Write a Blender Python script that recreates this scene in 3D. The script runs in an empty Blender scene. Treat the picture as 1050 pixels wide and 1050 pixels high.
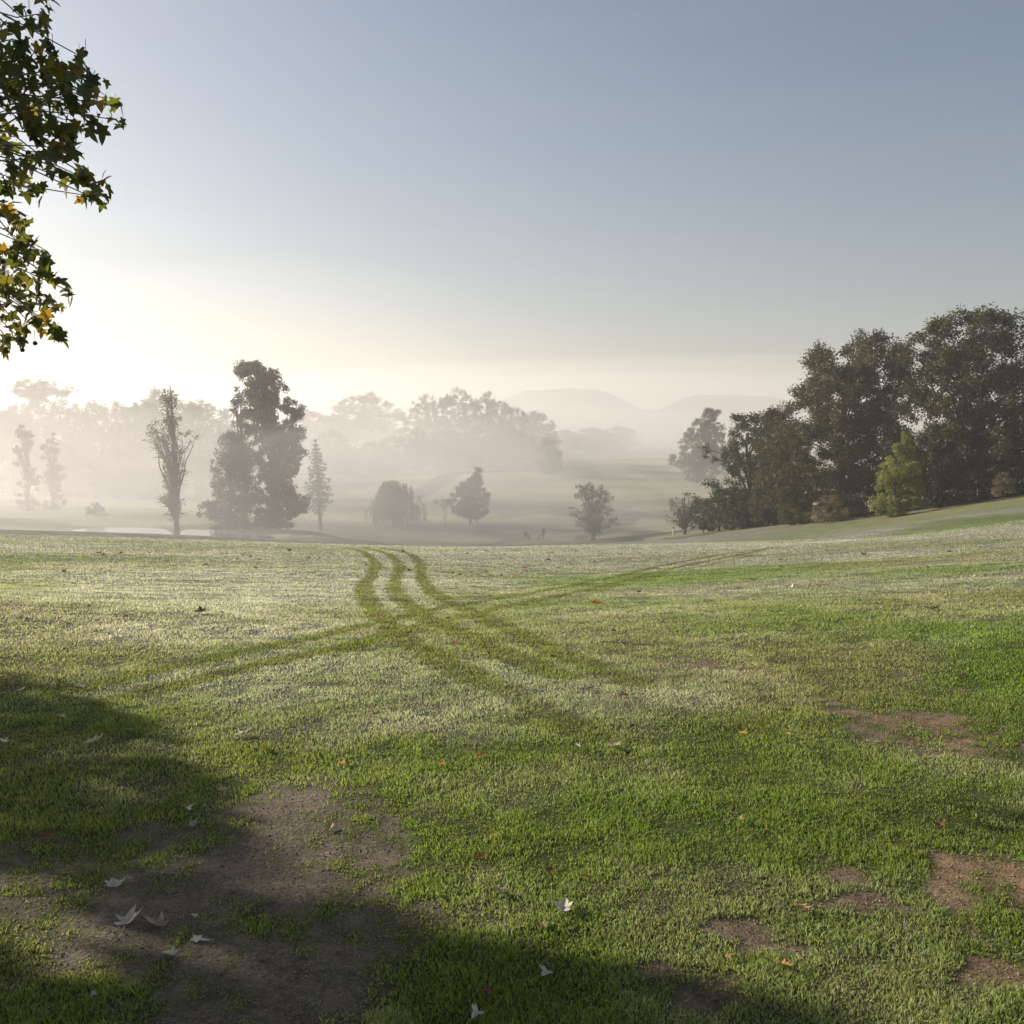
import bpy, bmesh, math, random
import numpy as np
from mathutils import Vector, Matrix

R = np.random.default_rng(11)
random.seed(5)
SC = bpy.context.scene
COL = SC.collection
rad = math.radians

# ------------------------------------------------------------------ camera model (metres, camera looks along +Y)
F = 1020.0                       # focal length in photo pixels (1050 px wide)
CAMH = 1.6
PITCH = math.atan(85.0 / F)      # horizon sits 85 px above the middle
SUN_AZ, SUN_EL = rad(-64), rad(20)      # azimuth from +Y, negative = left
SUN = np.array([math.sin(SUN_AZ)*math.cos(SUN_EL), math.cos(SUN_AZ)*math.cos(SUN_EL), math.sin(SUN_EL)])

HAZE_DENSITY = 0.00075
HAZE_TOP = 80.0


def ray(px, row):
    """World direction through a photo pixel."""
    cx = (np.asarray(px, float) - 525.0) / F
    cy = -(np.asarray(row, float) - 525.0) / F
    cp, sp = math.cos(PITCH), math.sin(PITCH)
    return np.stack([cx + 0*cy, cp + sp*cy + 0*cx, -sp + cp*cy + 0*cx], -1)


# ------------------------------------------------------------------ noise
_perm = np.random.default_rng(3).permutation(4096)
_val = np.random.default_rng(4).random(4096)


def vnoise(x, y):
    x = np.asarray(x, float); y = np.asarray(y, float)
    xi = np.floor(x).astype(np.int64); yi = np.floor(y).astype(np.int64)
    fx = x - xi; fy = y - yi
    fx = fx*fx*fx*(fx*(fx*6-15)+10); fy = fy*fy*fy*(fy*(fy*6-15)+10)

    def h(a, b):
        return _val[(_perm[a & 4095] + b) & 4095]
    v00 = h(xi, yi); v10 = h(xi+1, yi); v01 = h(xi, yi+1); v11 = h(xi+1, yi+1)
    return (v00*(1-fx)+v10*fx)*(1-fy) + (v01*(1-fx)+v11*fx)*fy


def fbm(x, y, o=4):
    s = 0; a = .5; t = 0
    for k in range(o):
        s = s + a*vnoise(x*2**k + 17.3*k, y*2**k - 9.1*k); t += a; a *= .5
    return s/t


def sstep(a, b, x):
    t = np.clip((np.asarray(x, float)-a)/(b-a), 0, 1)
    return t*t*(3-2*t)


# ------------------------------------------------------------------ terrain
R_T = np.array([10, 15, 20, 30, 40, 50, 60, 80, 100, 120, 137, 150, 170, 200, 240, 300, 400, 600, 1000, 2000, 4000], float)
T_COLS = [-150, 0, 200, 330, 480, 610, 700, 790, 900, 1050, 1250]
T_ROWS = [
 [628, 602, 585, 566, 553, 545, 541, 545, 550, 546, 536, 530, 524, 516, 508, 496, 478, 462, 450, 443, 441],
 [630, 604, 588, 568, 555, 547, 543, 548, 553, 548, 537, 531, 525, 517, 508, 496, 478, 462, 450, 443, 441],
 [632, 606, 590, 571, 559, 552, 549, 561, 576, 555, 533, 530, 526, 519, 510, 496, 478, 462, 450, 443, 441],
 [634, 607, 592, 573, 562, 557, 556, 562, 567, 562, 553, 547, 537, 524, 510, 494, 476, 460, 449, 443, 441],
 [636, 609, 595, 575, 564, 560.5, 562, 569, 572, 568, 561, 553, 537, 522, 505, 487, 470, 456, 447, 442, 441],
 [634, 608, 594, 575, 563, 558, 557, 563, 566, 562, 556, 549, 538, 522, 505, 488, 471, 457, 447, 442, 441],
 [632, 606, 592, 573, 561, 556, 553, 553, 552, 549, 545, 541, 533, 520, 506, 490, 472, 458, 447, 442, 441],
 [630, 603, 588, 570, 559, 554, 551, 546, 541, 537, 533, 530, 525, 516, 505, 490, 474, 459, 448, 442, 441],
 [627, 598, 583, 565, 554, 547, 541, 533, 527, 522, 518, 515, 511, 505, 498, 487, 474, 460, 449, 443, 441],
 [624, 592, 575, 554, 540, 530, 522, 512, 505, 500, 497, 495, 492, 488, 483, 476, 468, 458, 449, 443, 441],
 [620, 585, 565, 540, 524, 512, 503, 492, 485, 480, 478, 477, 475, 472, 469, 465, 461, 455, 448, 443, 441]]


def hermite(xk, yk, x):
    """Cubic Hermite through (xk, yk), tangents from finite differences; yk may be 2-D (last axis = knots)."""
    xk = np.asarray(xk, float); yk = np.asarray(yk, float)
    d = np.diff(yk, axis=-1)/np.diff(xk)
    m = np.empty_like(yk)
    m[..., 0] = d[..., 0]; m[..., -1] = d[..., -1]
    w1 = np.diff(xk)[1:]; w0 = np.diff(xk)[:-1]
    m[..., 1:-1] = (d[..., :-1]*w1 + d[..., 1:]*w0)/(w0+w1)
    i = np.clip(np.searchsorted(xk, x, side='right')-1, 0, len(xk)-2)
    h = xk[i+1]-xk[i]; t = (x-xk[i])/h
    return ((2*t**3-3*t**2+1)*yk[..., i] + (t**3-2*t**2+t)*h*m[..., i]
            + (-2*t**3+3*t**2)*yk[..., i+1] + (t**3-t**2)*h*m[..., i+1])


def _build_lut():
    az_k = []; zz = []
    for c, rows in zip(T_COLS, T_ROWS):
        d = ray(np.full(len(rows), c, float), np.array(rows, float))
        tan = d[:, 2]/np.hypot(d[:, 0], d[:, 1])
        z = CAMH + R_T*tan
        az_k.append(math.atan2(d[8, 0], d[8, 1]))
        zz.append(np.concatenate([[0, -.005, -.05], z]))
    rk = np.concatenate([[0, 3, 6], R_T])
    zz = np.array(zz)
    u = np.linspace(0, 1, 900)
    rf = 4000.0*u**3
    zr = hermite(rk, zz, rf)                     # columns x 900
    az = np.linspace(az_k[0], az_k[-1], 300)
    zf = hermite(np.array(az_k), zr.T, az).T     # 300 x 900
    return az, rf, zf


_AZ, _RF, _ZF = _build_lut()


POND_Z = -11.1
POND_PX = [(100, 540.4), (150, 540.5), (168, 542), (175, 545.5), (180, 550), (185, 545), (190, 542.2), (220, 543), (228, 547), (252, 548.6), (278, 548.4), (288, 556), (240, 562), (200, 566), (120, 562), (70, 556), (70, 543)]


def _pond_poly():
    P = []
    for px, row in POND_PX:
        d = ray(px, row); t = (POND_Z-CAMH)/d[2]
        P.append([d[0]*t, d[1]*t])
    P = np.array(P+[P[0]])
    out = []
    for a, b_ in zip(P[:-1], P[1:]):
        for t in np.linspace(0, 1, 6, endpoint=False):
            out.append(a*(1-t)+b_*t)
    o = np.array(out); o = (o+np.roll(o, 1, 0)+np.roll(o, -1, 0)+np.roll(o, 2, 0)+np.roll(o, -2, 0))/5
    return o


POND = _pond_poly()


def pond_dist(x, y):
    """Signed distance to the pond's shore, negative on the water."""
    d = np.full(x.shape, 1e9); ins = np.zeros(x.shape, bool)
    n = len(POND)
    for i in range(n):
        a = POND[i]; b_ = POND[(i+1) % n]; e = b_-a
        t = np.clip(((x-a[0])*e[0]+(y-a[1])*e[1])/(e@e+1e-12), 0, 1)
        d = np.minimum(d, np.hypot(x-a[0]-t*e[0], y-a[1]-t*e[1]))
        c = ((a[1] > y) != (b_[1] > y))
        xi = a[0]+(y-a[1])/(b_[1]-a[1]+1e-12)*e[0]
        ins ^= c & (x < xi)
    return np.where(ins, -d, d)


def ground_z(x, y):
    x, y = np.broadcast_arrays(np.asarray(x, float), np.asarray(y, float))
    x = np.asarray(x, float); y = np.asarray(y, float)
    r = np.hypot(x, y); az = np.arctan2(x, y)
    # behind the camera the profile of the nearest column simply continues
    a = np.clip((az-_AZ[0])/(_AZ[-1]-_AZ[0]), 0, 1)*(len(_AZ)-1)
    u = np.clip((r/4000.0)**(1/3.), 0, 1)*(len(_RF)-1)
    i = np.minimum(a.astype(int), len(_AZ)-2); j = np.minimum(u.astype(int), len(_RF)-2)
    fa = a-i; fu = (np.clip(r, 0, 4000)-_RF[j])/(_RF[j+1]-_RF[j])
    z = (_ZF[i, j]*(1-fu)+_ZF[i, j+1]*fu)*(1-fa) + (_ZF[i+1, j]*(1-fu)+_ZF[i+1, j+1]*fu)*fa
    bump = sstep(3, 9, r)*(1-sstep(34, 50, r))
    z = z + bump*.10*(fbm(x/5.5+3, y/5.5, 3)-.5)
    z = z + .035*(1-sstep(20, 45, r))*(fbm(x/.7, y/.7, 3)-.5)
    right = sstep(.22, .40, az)*sstep(36, 52, r)*(1-sstep(80, 98, r))
    z = z + right*.9*(fbm(x/26+9, y/7+2, 2)-.5)
    far = sstep(145, 200, r)*(1-sstep(600, 900, r))
    z = z + far*1.5*(fbm(x/70+1, y/28+5, 2)-.5)
    near = (x > POND[:, 0].min()-14) & (x < POND[:, 0].max()+14) & (y > POND[:, 1].min()-14) & (y < POND[:, 1].max()+14)
    if np.any(near):
        z = np.array(z, float); k = np.where(near) if z.ndim else ...
        d = pond_dist(np.atleast_1d(x[k]), np.atleast_1d(y[k])).reshape(np.shape(x[k]))
        zz = z[k]
        bank = np.clip(zz, POND_Z+.06+.03*np.clip(d, 0, 8), POND_Z+.08+.07*np.maximum(d, 0))
        zz = np.where(d > 0, bank*(1-sstep(4, 14, d))+zz*sstep(4, 14, d), POND_Z-.12-np.minimum(.9, -d*.3))
        z[k] = zz
    return z


def hit(px, row, r0=1.5, r1=900.0):
    """Ground point seen through a photo pixel."""
    d = ray(px, row); d = d/np.hypot(d[0], d[1])
    r = np.geomspace(r0, r1, 6000)
    z = CAMH + r*d[2]
    g = ground_z(r*d[0], r*d[1])
    k = np.argmax(z <= g)
    if z[k] > g[k]:
        k = len(r)-1
    return np.array([r[k]*d[0], r[k]*d[1], float(g[k])]), r[k]


# ------------------------------------------------------------------ mesh building
class MB:
    def __init__(s):
        s.V = []; s.T = []; s.Q = []; s.C = []; s.n = 0; s.mi = {}

    def add(s, V, Fc, col=None):
        V = np.asarray(V, float); Fc = np.asarray(Fc, int)
        s.V.append(V)
        (s.T if Fc.shape[1] == 3 else s.Q).append(Fc + s.n)
        if col is None:
            col = np.ones((len(V), 3))
        col = np.asarray(col, float)
        if col.ndim == 1:
            col = np.tile(col, (len(V), 1))
        s.C.append(col)
        s.n += len(V)
        return s

    def tube(s, P, rr, k=6, col=None, cap=True):
        P = np.asarray(P, float); rr = np.asarray(rr, float)
        t = np.gradient(P, axis=0); t /= np.linalg.norm(t, axis=1)[:, None]+1e-9
        ref = np.array([0, 0, 1.]) if abs(t[0, 2]) < .8 else np.array([1., 0, 0])
        u = np.cross(t, ref); u /= np.linalg.norm(u, axis=1)[:, None]+1e-9
        v = np.cross(t, u)
        a = np.linspace(0, 2*math.pi, k, endpoint=False)
        ring = P[:, None, :] + rr[:, None, None]*(np.cos(a)[None, :, None]*u[:, None, :] + np.sin(a)[None, :, None]*v[:, None, :])
        n = len(P)
        i = np.arange(n-1)[:, None]*k; j = np.arange(k)[None, :]; j2 = (j+1) % k
        q = np.stack([i+j, i+j2, i+k+j2, i+k+j], -1).reshape(-1, 4)
        s.add(ring.reshape(-1, 3), q, col)
        if cap:
            base = s.n - n*k
            c = np.vstack([P[0], P[-1]])
            s.add(c, np.zeros((0, 3), int), col)
            c0 = s.n-2; jj = np.arange(k); jn = (jj+1) % k
            s.T.append(np.stack([np.full(k, c0), base+jn, base+jj], -1))
            s.T.append(np.stack([np.full(k, c0+1), base+(n-1)*k+jj, base+(n-1)*k+jn], -1))
        return s

    def box(s, c, h, col=None, M=None):
        sg = np.array([[x, y, z] for z in (-1, 1) for y in (-1, 1) for x in (-1, 1)], float)*np.asarray(h)
        if M is not None:
            sg = sg @ np.asarray(M).T
        q = [[0, 2, 3, 1], [4, 5, 7, 6], [0, 1, 5, 4], [2, 6, 7, 3], [0, 4, 6, 2], [1, 3, 7, 5]]
        return s.add(sg+np.asarray(c), q, col)

    def build(s, name, mat, parent=None, smooth=False, loc=None):
        V = np.vstack(s.V); C = np.vstack(s.C)
        T = np.vstack(s.T) if s.T else np.zeros((0, 3), int)
        Q = np.vstack(s.Q) if s.Q else np.zeros((0, 4), int)
        me = bpy.data.meshes.new(name)
        me.vertices.add(len(V)); me.vertices.foreach_set('co', V.astype(np.float32).ravel())
        nl = len(T)*3+len(Q)*4
        me.loops.add(nl); me.polygons.add(len(T)+len(Q))
        me.loops.foreach_set('vertex_index', np.concatenate([T.ravel(), Q.ravel()]).astype(np.int32))
        st = np.concatenate([np.arange(len(T))*3, len(T)*3+np.arange(len(Q))*4]).astype(np.int32)
        me.polygons.foreach_set('loop_start', st)
        me.polygons.foreach_set('loop_total', np.concatenate([np.full(len(T), 3), np.full(len(Q), 4)]).astype(np.int32))
        me.polygons.foreach_set('use_smooth', np.full(len(T)+len(Q), bool(smooth)))
        at = me.attributes.new('tint', 'FLOAT_COLOR', 'POINT')
        at.data.foreach_set('color', np.hstack([C, np.ones((len(C), 1))]).astype(np.float32).ravel())
        me.update(calc_edges=True)
        me.materials.append(mat)
        o = bpy.data.objects.new(name, me); COL.objects.link(o)
        if parent is not None:
            o.parent = parent
        if loc is not None:
            o.location = loc
        return o


def tag(o, label=None, cat=None, group=None, kind=None):
    if label: o['label'] = label
    if cat: o['category'] = cat
    if group: o['group'] = group
    if kind: o['kind'] = kind
    return o


def thing(name, label, cat, loc, group=None, rz=0):
    o = bpy.data.objects.new(name, None); COL.objects.link(o)
    o.empty_display_size = .3
    o.location = tuple(float(v) for v in loc); o.rotation_euler = (0, 0, rz)
    return tag(o, label, cat, group)


def copy_thing(root, loc, rz=0, scale=(1, 1, 1), label=None, group=None, cat=None):
    c = root.copy(); COL.objects.link(c)
    c.location = tuple(float(v) for v in loc); c.rotation_euler = (0, 0, rz); c.scale = scale
    tag(c, label, cat, group)
    for ch in root.children:
        d = ch.copy(); COL.objects.link(d); d.parent = c
    return c


# ------------------------------------------------------------------ materials
def mat_new(name):
    m = bpy.data.materials.new(name); m.use_nodes = True
    nt = m.node_tree; nt.nodes.clear()
    out = nt.nodes.new('ShaderNodeOutputMaterial')
    return m, nt, out


def N(nt, typ, **kw):
    n = nt.nodes.new(typ)
    for k, v in kw.items():
        if k.startswith('i_'):
            n.inputs[k[2:].replace('_', ' ')].default_value = v
        else:
            setattr(n, k, v)
    return n


def leaf_mat(name, col, trans=.35, rough=.55, spec=.3, tcol=None, noise=.25):
    m, nt, out = mat_new(name); L = nt.links.new
    at = N(nt, 'ShaderNodeAttribute', attribute_name='tint')
    mul = N(nt, 'ShaderNodeMix', data_type='RGBA', blend_type='MULTIPLY'); mul.inputs[0].default_value = 1
    mul.inputs[6].default_value = (*col, 1)
    L(at.outputs['Color'], mul.inputs[7])
    p = N(nt, 'ShaderNodeBsdfPrincipled'); p.inputs['Roughness'].default_value = rough
    p.inputs['Specular IOR Level'].default_value = spec
    L(mul.outputs[2], p.inputs['Base Color'])
    t = N(nt, 'ShaderNodeBsdfTranslucent')
    mul2 = N(nt, 'ShaderNodeMix', data_type='RGBA', blend_type='MULTIPLY'); mul2.inputs[0].default_value = 1
    mul2.inputs[6].default_value = (*(tcol or (1.5, 1.5, .8)), 1)
    L(mul.outputs[2], mul2.inputs[7]); L(mul2.outputs[2], t.inputs['Color'])
    mx = N(nt, 'ShaderNodeMixShader'); mx.inputs[0].default_value = trans
    L(p.outputs[0], mx.inputs[1]); L(t.outputs[0], mx.inputs[2]); L(mx.outputs[0], out.inputs['Surface'])
    return m


def bark_mat(name, c1, c2, scale=6):
    m, nt, out = mat_new(name); L = nt.links.new
    tc = N(nt, 'ShaderNodeTexCoord')
    mp = N(nt, 'ShaderNodeMapping'); mp.inputs['Scale'].default_value = (scale, scale, scale*.3)
    L(tc.outputs['Object'], mp.inputs[0])
    no = N(nt, 'ShaderNodeTexNoise'); no.inputs['Scale'].default_value = 1; no.inputs['Detail'].default_value = 5
    L(mp.outputs[0], no.inputs['Vector'])
    cr = N(nt, 'ShaderNodeValToRGB'); cr.color_ramp.elements[0].color = (*c1, 1); cr.color_ramp.elements[1].color = (*c2, 1)
    cr.color_ramp.elements[0].position = .35; cr.color_ramp.elements[1].position = .65
    L(no.outputs[0], cr.inputs[0])
    p = N(nt, 'ShaderNodeBsdfPrincipled'); p.inputs['Roughness'].default_value = .9
    L(cr.outputs[0], p.inputs['Base Color'])
    b = N(nt, 'ShaderNodeBump'); b.inputs['Strength'].default_value = .5; b.inputs['Distance'].default_value = .02
    L(no.outputs[0], b.inputs['Height']); L(b.outputs[0], p.inputs['Normal'])
    L(p.outputs[0], out.inputs['Surface'])
    return m


def plain_mat(name, col, rough=.7, noise=.2, scale=20, metallic=0, spec=.3):
    m, nt, out = mat_new(name); L = nt.links.new
    tc = N(nt, 'ShaderNodeTexCoord')
    no = N(nt, 'ShaderNodeTexNoise'); no.inputs['Scale'].default_value = scale
    L(tc.outputs['Object'], no.inputs['Vector'])
    cr = N(nt, 'ShaderNodeValToRGB')
    cr.color_ramp.elements[0].color = (*[c*(1-noise) for c in col], 1); cr.color_ramp.elements[1].color = (*[min(1, c*(1+noise)) for c in col], 1)
    L(no.outputs[0], cr.inputs[0])
    p = N(nt, 'ShaderNodeBsdfPrincipled'); p.inputs['Roughness'].default_value = rough; p.inputs['Metallic'].default_value = metallic; p.inputs['Specular IOR Level'].default_value = spec
    L(cr.outputs[0], p.inputs['Base Color']); L(p.outputs[0], out.inputs['Surface'])
    return m


M_OAK = leaf_mat('oak_leaves', (.052, .051, .023), trans=.28)
M_DARK = leaf_mat('dark_leaves', (.045, .055, .028), trans=.25)
M_IVY = leaf_mat('ivy_leaves', (.05, .056, .03), trans=.2)
M_OLIVE = leaf_mat('olive_leaves', (.075, .075, .032), trans=.35)
M_YELLOW = leaf_mat('young_leaves', (.165, .185, .045), trans=.45)
M_WILLOW = leaf_mat('willow_leaves', (.095, .095, .045), trans=.4)
M_DRY = leaf_mat('dry_leaves', (.15, .115, .07), trans=.3)
M_FAR = leaf_mat('wood_leaves', (.06, .062, .032), trans=.3)
M_NEEDLE = leaf_mat('needles', (.045, .055, .032), trans=.15)
M_PLANE = leaf_mat('plane_leaves', (.115, .125, .045), trans=.5, rough=.4, spec=.4, tcol=(1.9, 1.75, .6))
M_FALLEN = leaf_mat('fallen_leaves', (1, 1, 1), trans=.25, rough=.6, tcol=(1, 1, .9))
M_BARK = bark_mat('bark', (.032, .027, .022), (.07, .06, .05))
M_PLBARK = bark_mat('plane_bark', (.09, .08, .06), (.24, .22, .16), 4)


# ------------------------------------------------------------------ turf: what grows where (world coordinates)
def blob(px, row, rx, ry):
    """An elliptical patch of ground around the point seen at (px,row): centre and half-axes in metres, in the (across, along) frame of its bearing."""
    c, r = hit(px, row)
    _, r1 = hit(px, row-ry); _, r0 = hit(px, row+ry)
    a = math.atan2(c[0], c[1])
    return (c[0], c[1], a, rx*r/F, max(.15, (r1-r0)/2))


def patch(b, x, y, wob=.5, f=1.0):
    cx, cy, a, wx, wy = b
    dx, dy = x-cx, y-cy
    u = dx*math.cos(a)-dy*math.sin(a); v = dx*math.sin(a)+dy*math.cos(a)
    s = min(wx, wy)
    q = np.sqrt((u/wx)**2+(v/wy)**2) + wob*2*(fbm(x/s*1.3+cx, y/s*1.3+cy, 4)-.5)
    return 1-sstep(.35, 1.2, q)


B_SOIL = [(blob(195, 935, 300, 125), 1.0), (blob(315, 862, 130, 85), 1.0), (blob(40, 900, 170, 60), .7)]
B_RED = [(blob(1010, 905, 115, 46), 1.0), (blob(1040, 995, 85, 32), 1.0), (blob(955, 735, 110, 38), .85), (blob(860, 890, 70, 18), .75),
         (blob(930, 700, 90, 14), .6), (blob(900, 830, 110, 12), .35), (blob(780, 960, 60, 14), .5), (blob(940, 880, 130, 14), .75), (blob(700, 1010, 90, 14), .5), (blob(985, 760, 90, 12), .7), (blob(880, 930, 50, 10), .7), (blob(720, 680, 80, 10), .5)]
B_DRY = [(blob(40, 642, 150, 34), .8), (blob(985, 612, 130, 12), .75), (blob(850, 672, 110, 17), .55), (blob(1000, 572, 260, 6), .8),
         (blob(420, 745, 70, 10), .4), (blob(60, 985, 70, 50), .5), (blob(660, 700, 60, 16), .35)]
B_LUSH = [(blob(1035, 690, 85, 38), 1.0), (blob(730, 592, 210, 14), .7), (blob(960, 585, 140, 7), .7), (blob(80, 570, 150, 5), .5),
          (blob(990, 650, 90, 14), .8), (blob(560, 690, 120, 14), .4), (blob(400, 860, 60, 30), .6), (blob(650, 830, 220, 40), .35)]
B_DEW = [(blob(300, 596, 330, 26), 1.0), (blob(560, 578, 180, 12), .8), (blob(240, 640, 230, 22), .75), (blob(690, 566, 150, 4), .6),
         (blob(520, 700, 150, 20), .35), (blob(300, 735, 130, 25), .35), (blob(400, 555, 420, 4.5), .5)]

B_DARK_BAND = blob(400, 550.5, 190, 6.0)  # darker green band of turf just beyond the crest
B_DRY += [(blob(1000, 516, 110, 5), .8), (blob(900, 559, 190, 5), .6)]
B_LUSH += [(blob(985, 540, 75, 5), .9), (blob(800, 552, 60, 3), .5)]
B_DEW += [(blob(300, 690, 260, 34), .62), (blob(560, 700, 280, 36), .6), (blob(420, 740, 220, 24), .45)]
B_PALE = [(blob(950, 527, 150, 4.5), .8), (blob(860, 545, 130, 4), .7)]

TRACKS = [  # (polyline in photo pixels, width m, strength at start, strength at end)
 ([(352, 561.5), (366, 564), (378, 570), (385, 579), (382, 588), (376, 597), (373, 607), (379, 620), (390, 633), (402, 645), (425, 662), (470, 686), (530, 715), (600, 752)], .235, 1, .6),
 ([(372, 562), (388, 565), (402, 571), (410, 580), (407, 589), (404, 599), (409, 611), (422, 623), (438, 634), (462, 646), (520, 672), (580, 696)], .235, 1, .65),
 ([(390, 562), (408, 565), (424, 571), (431, 580), (432, 590), (438, 602), (452, 613), (470, 622), (492, 633), (530, 650), (590, 676), (650, 700)], .235, 1, .65),
 ([(800, 560.5), (700, 576), (600, 597), (520, 612), (460, 623), (400, 637), (330, 652), (250, 669), (150, 690), (60, 712)], .20, .9, .7),
 ([(780, 565), (690, 583), (600, 606), (530, 620), (480, 632), (440, 641), (380, 657), (300, 675), (200, 699), (110, 722)], .22, .9, .7),
 ([(770, 569), (680, 589), (600, 610), (540, 625)], .16, .5, .2),
]


def _catmull(P, n=14):
    P = np.asarray(P, float); o = []
    Q = np.vstack([2*P[0]-P[1], P, 2*P[-1]-P[-2]])
    for i in range(1, len(Q)-2):
        for t in np.linspace(0, 1, n, endpoint=False):
            o.append(.5*((2*Q[i])+(-Q[i-1]+Q[i+1])*t+(2*Q[i-1]-5*Q[i]+4*Q[i+1]-Q[i+2])*t*t+(-Q[i-1]+3*Q[i]-3*Q[i+1]+Q[i+2])*t**3))
    o.append(P[-1])
    return np.array(o)


TRK = []
for poly, w, s0, s1 in TRACKS:
    W = np.array([hit(*p)[0][:2] for p in poly])
    W = _catmull(W)
    TRK.append((W, w, np.linspace(s0, s1, len(W))))


def track_mask(x, y):
    m = np.zeros_like(x)
    wob = .16*(fbm(x/.4, y/.4, 3)-.5)
    for W, w, S in TRK:
        lo = W.min(0)-1; hi = W.max(0)+1
        sel = np.where((x > lo[0]) & (x < hi[0]) & (y > lo[1]) & (y < hi[1]))[0]
        if len(sel) == 0:
            continue
        X = x[sel]; Y = y[sel]
        best = np.full(len(sel), 1e9); st = np.zeros(len(sel))
        for k in range(len(W)-1):
            a = W[k]; d = W[k+1]-a; L2 = d@d+1e-9
            t = np.clip(((X-a[0])*d[0]+(Y-a[1])*d[1])/L2, 0, 1)
            q = np.hypot(X-a[0]-t*d[0], Y-a[1]-t*d[1])
            b = q < best
            best[b] = q[b]; st[b] = S[k]
        r = np.hypot(X, Y)
        soft = .05+.0015*r
        v = (1-sstep(w*.5-soft*.5, w*.5+soft, best+wob[sel]))*st
        v = v*np.clip(.55+.95*fbm(X/.45+5, Y/.45, 3), 0, 1)
        m[sel] = np.maximum(m[sel], v)
    return m


GREEN = np.array([.162, .200, .046]); LUSH = np.array([.135, .215, .028]); DRYC = np.array([.26, .215, .115])
DEWC = np.array([.44, .415, .42]); SOIL = np.array([.185, .150, .108]); RED = np.array([.26, .172, .10]); TRKC = np.array([.135, .145, .035])


def turf(x, y):
    """Returns colour (n,3) of the sward and the share of bare soil at each point."""
    x = np.asarray(x, float); y = np.asarray(y, float)
    r = np.hypot(x, y)
    n1 = fbm(x/3.1, y/3.1, 4); n2 = fbm(x/.55+40, y/.55, 4); n3 = fbm(x/14+7, y/14+3, 3)

    def acc(B):
        v = np.zeros_like(x)
        for b, w in B:
            v = np.maximum(v, w*patch(b, x, y))
        return v
    soil = acc(B_SOIL); red = acc(B_RED); dry = acc(B_DRY); lush = acc(B_LUSH); dew = acc(B_DEW)
    tr = track_mask(x, y)
    c = np.tile(GREEN, (len(x), 1))

    def mix(c, k, w):
        w = np.clip(w, 0, 1)[:, None]
        return c*(1-w)+k*w
    c = mix(c, DRYC, .55*sstep(.48, .75, n1)*sstep(3, 7, r) + .25*sstep(.5, .8, n2))
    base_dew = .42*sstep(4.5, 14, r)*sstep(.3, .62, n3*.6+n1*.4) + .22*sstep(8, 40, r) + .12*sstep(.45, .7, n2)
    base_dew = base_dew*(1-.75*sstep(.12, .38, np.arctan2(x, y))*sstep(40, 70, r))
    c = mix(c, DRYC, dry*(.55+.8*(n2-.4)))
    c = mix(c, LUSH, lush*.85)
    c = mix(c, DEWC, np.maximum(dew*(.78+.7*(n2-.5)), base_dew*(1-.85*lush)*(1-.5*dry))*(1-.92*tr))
    c = mix(c, np.array([.27, .30, .13]), acc(B_PALE)*.8)
    c = mix(c, TRKC, tr*.8)
    valley = sstep(100, 128, r)
    fv = fbm(x/55+4, y/15, 4)
    c = mix(c, np.array([.33, .325, .165])*(.4+1.2*sstep(.25, .75, fv))[:, None], valley*.95)
    rough = patch(B_DARK_BAND, x, y, .2)  # weight of the darker band
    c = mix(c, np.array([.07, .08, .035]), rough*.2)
    c = c*(.82+.36*n2)[:, None]
    n5 = fbm(x/.07, y/.07, 2)
    nb = .45*n2+.55*fbm(x/.24+9, y/.24, 3)
    bare = np.clip(np.maximum(sstep(.18, 1.15, soil*.97+1.5*(nb-.5)+.8*(n5-.5))*sstep(.02, .2, soil), sstep(.36, 1.25, red*.9+2.6*(nb-.52)+1.1*(n5-.5))*sstep(.05, .3, red)), 0, 1)
    sc = SOIL*(1-red[:, None]*.9)+RED*red[:, None]*.9
    return c, bare, sc*(.75+.5*fbm(x/.18, y/.18, 3))[:, None]


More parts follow.
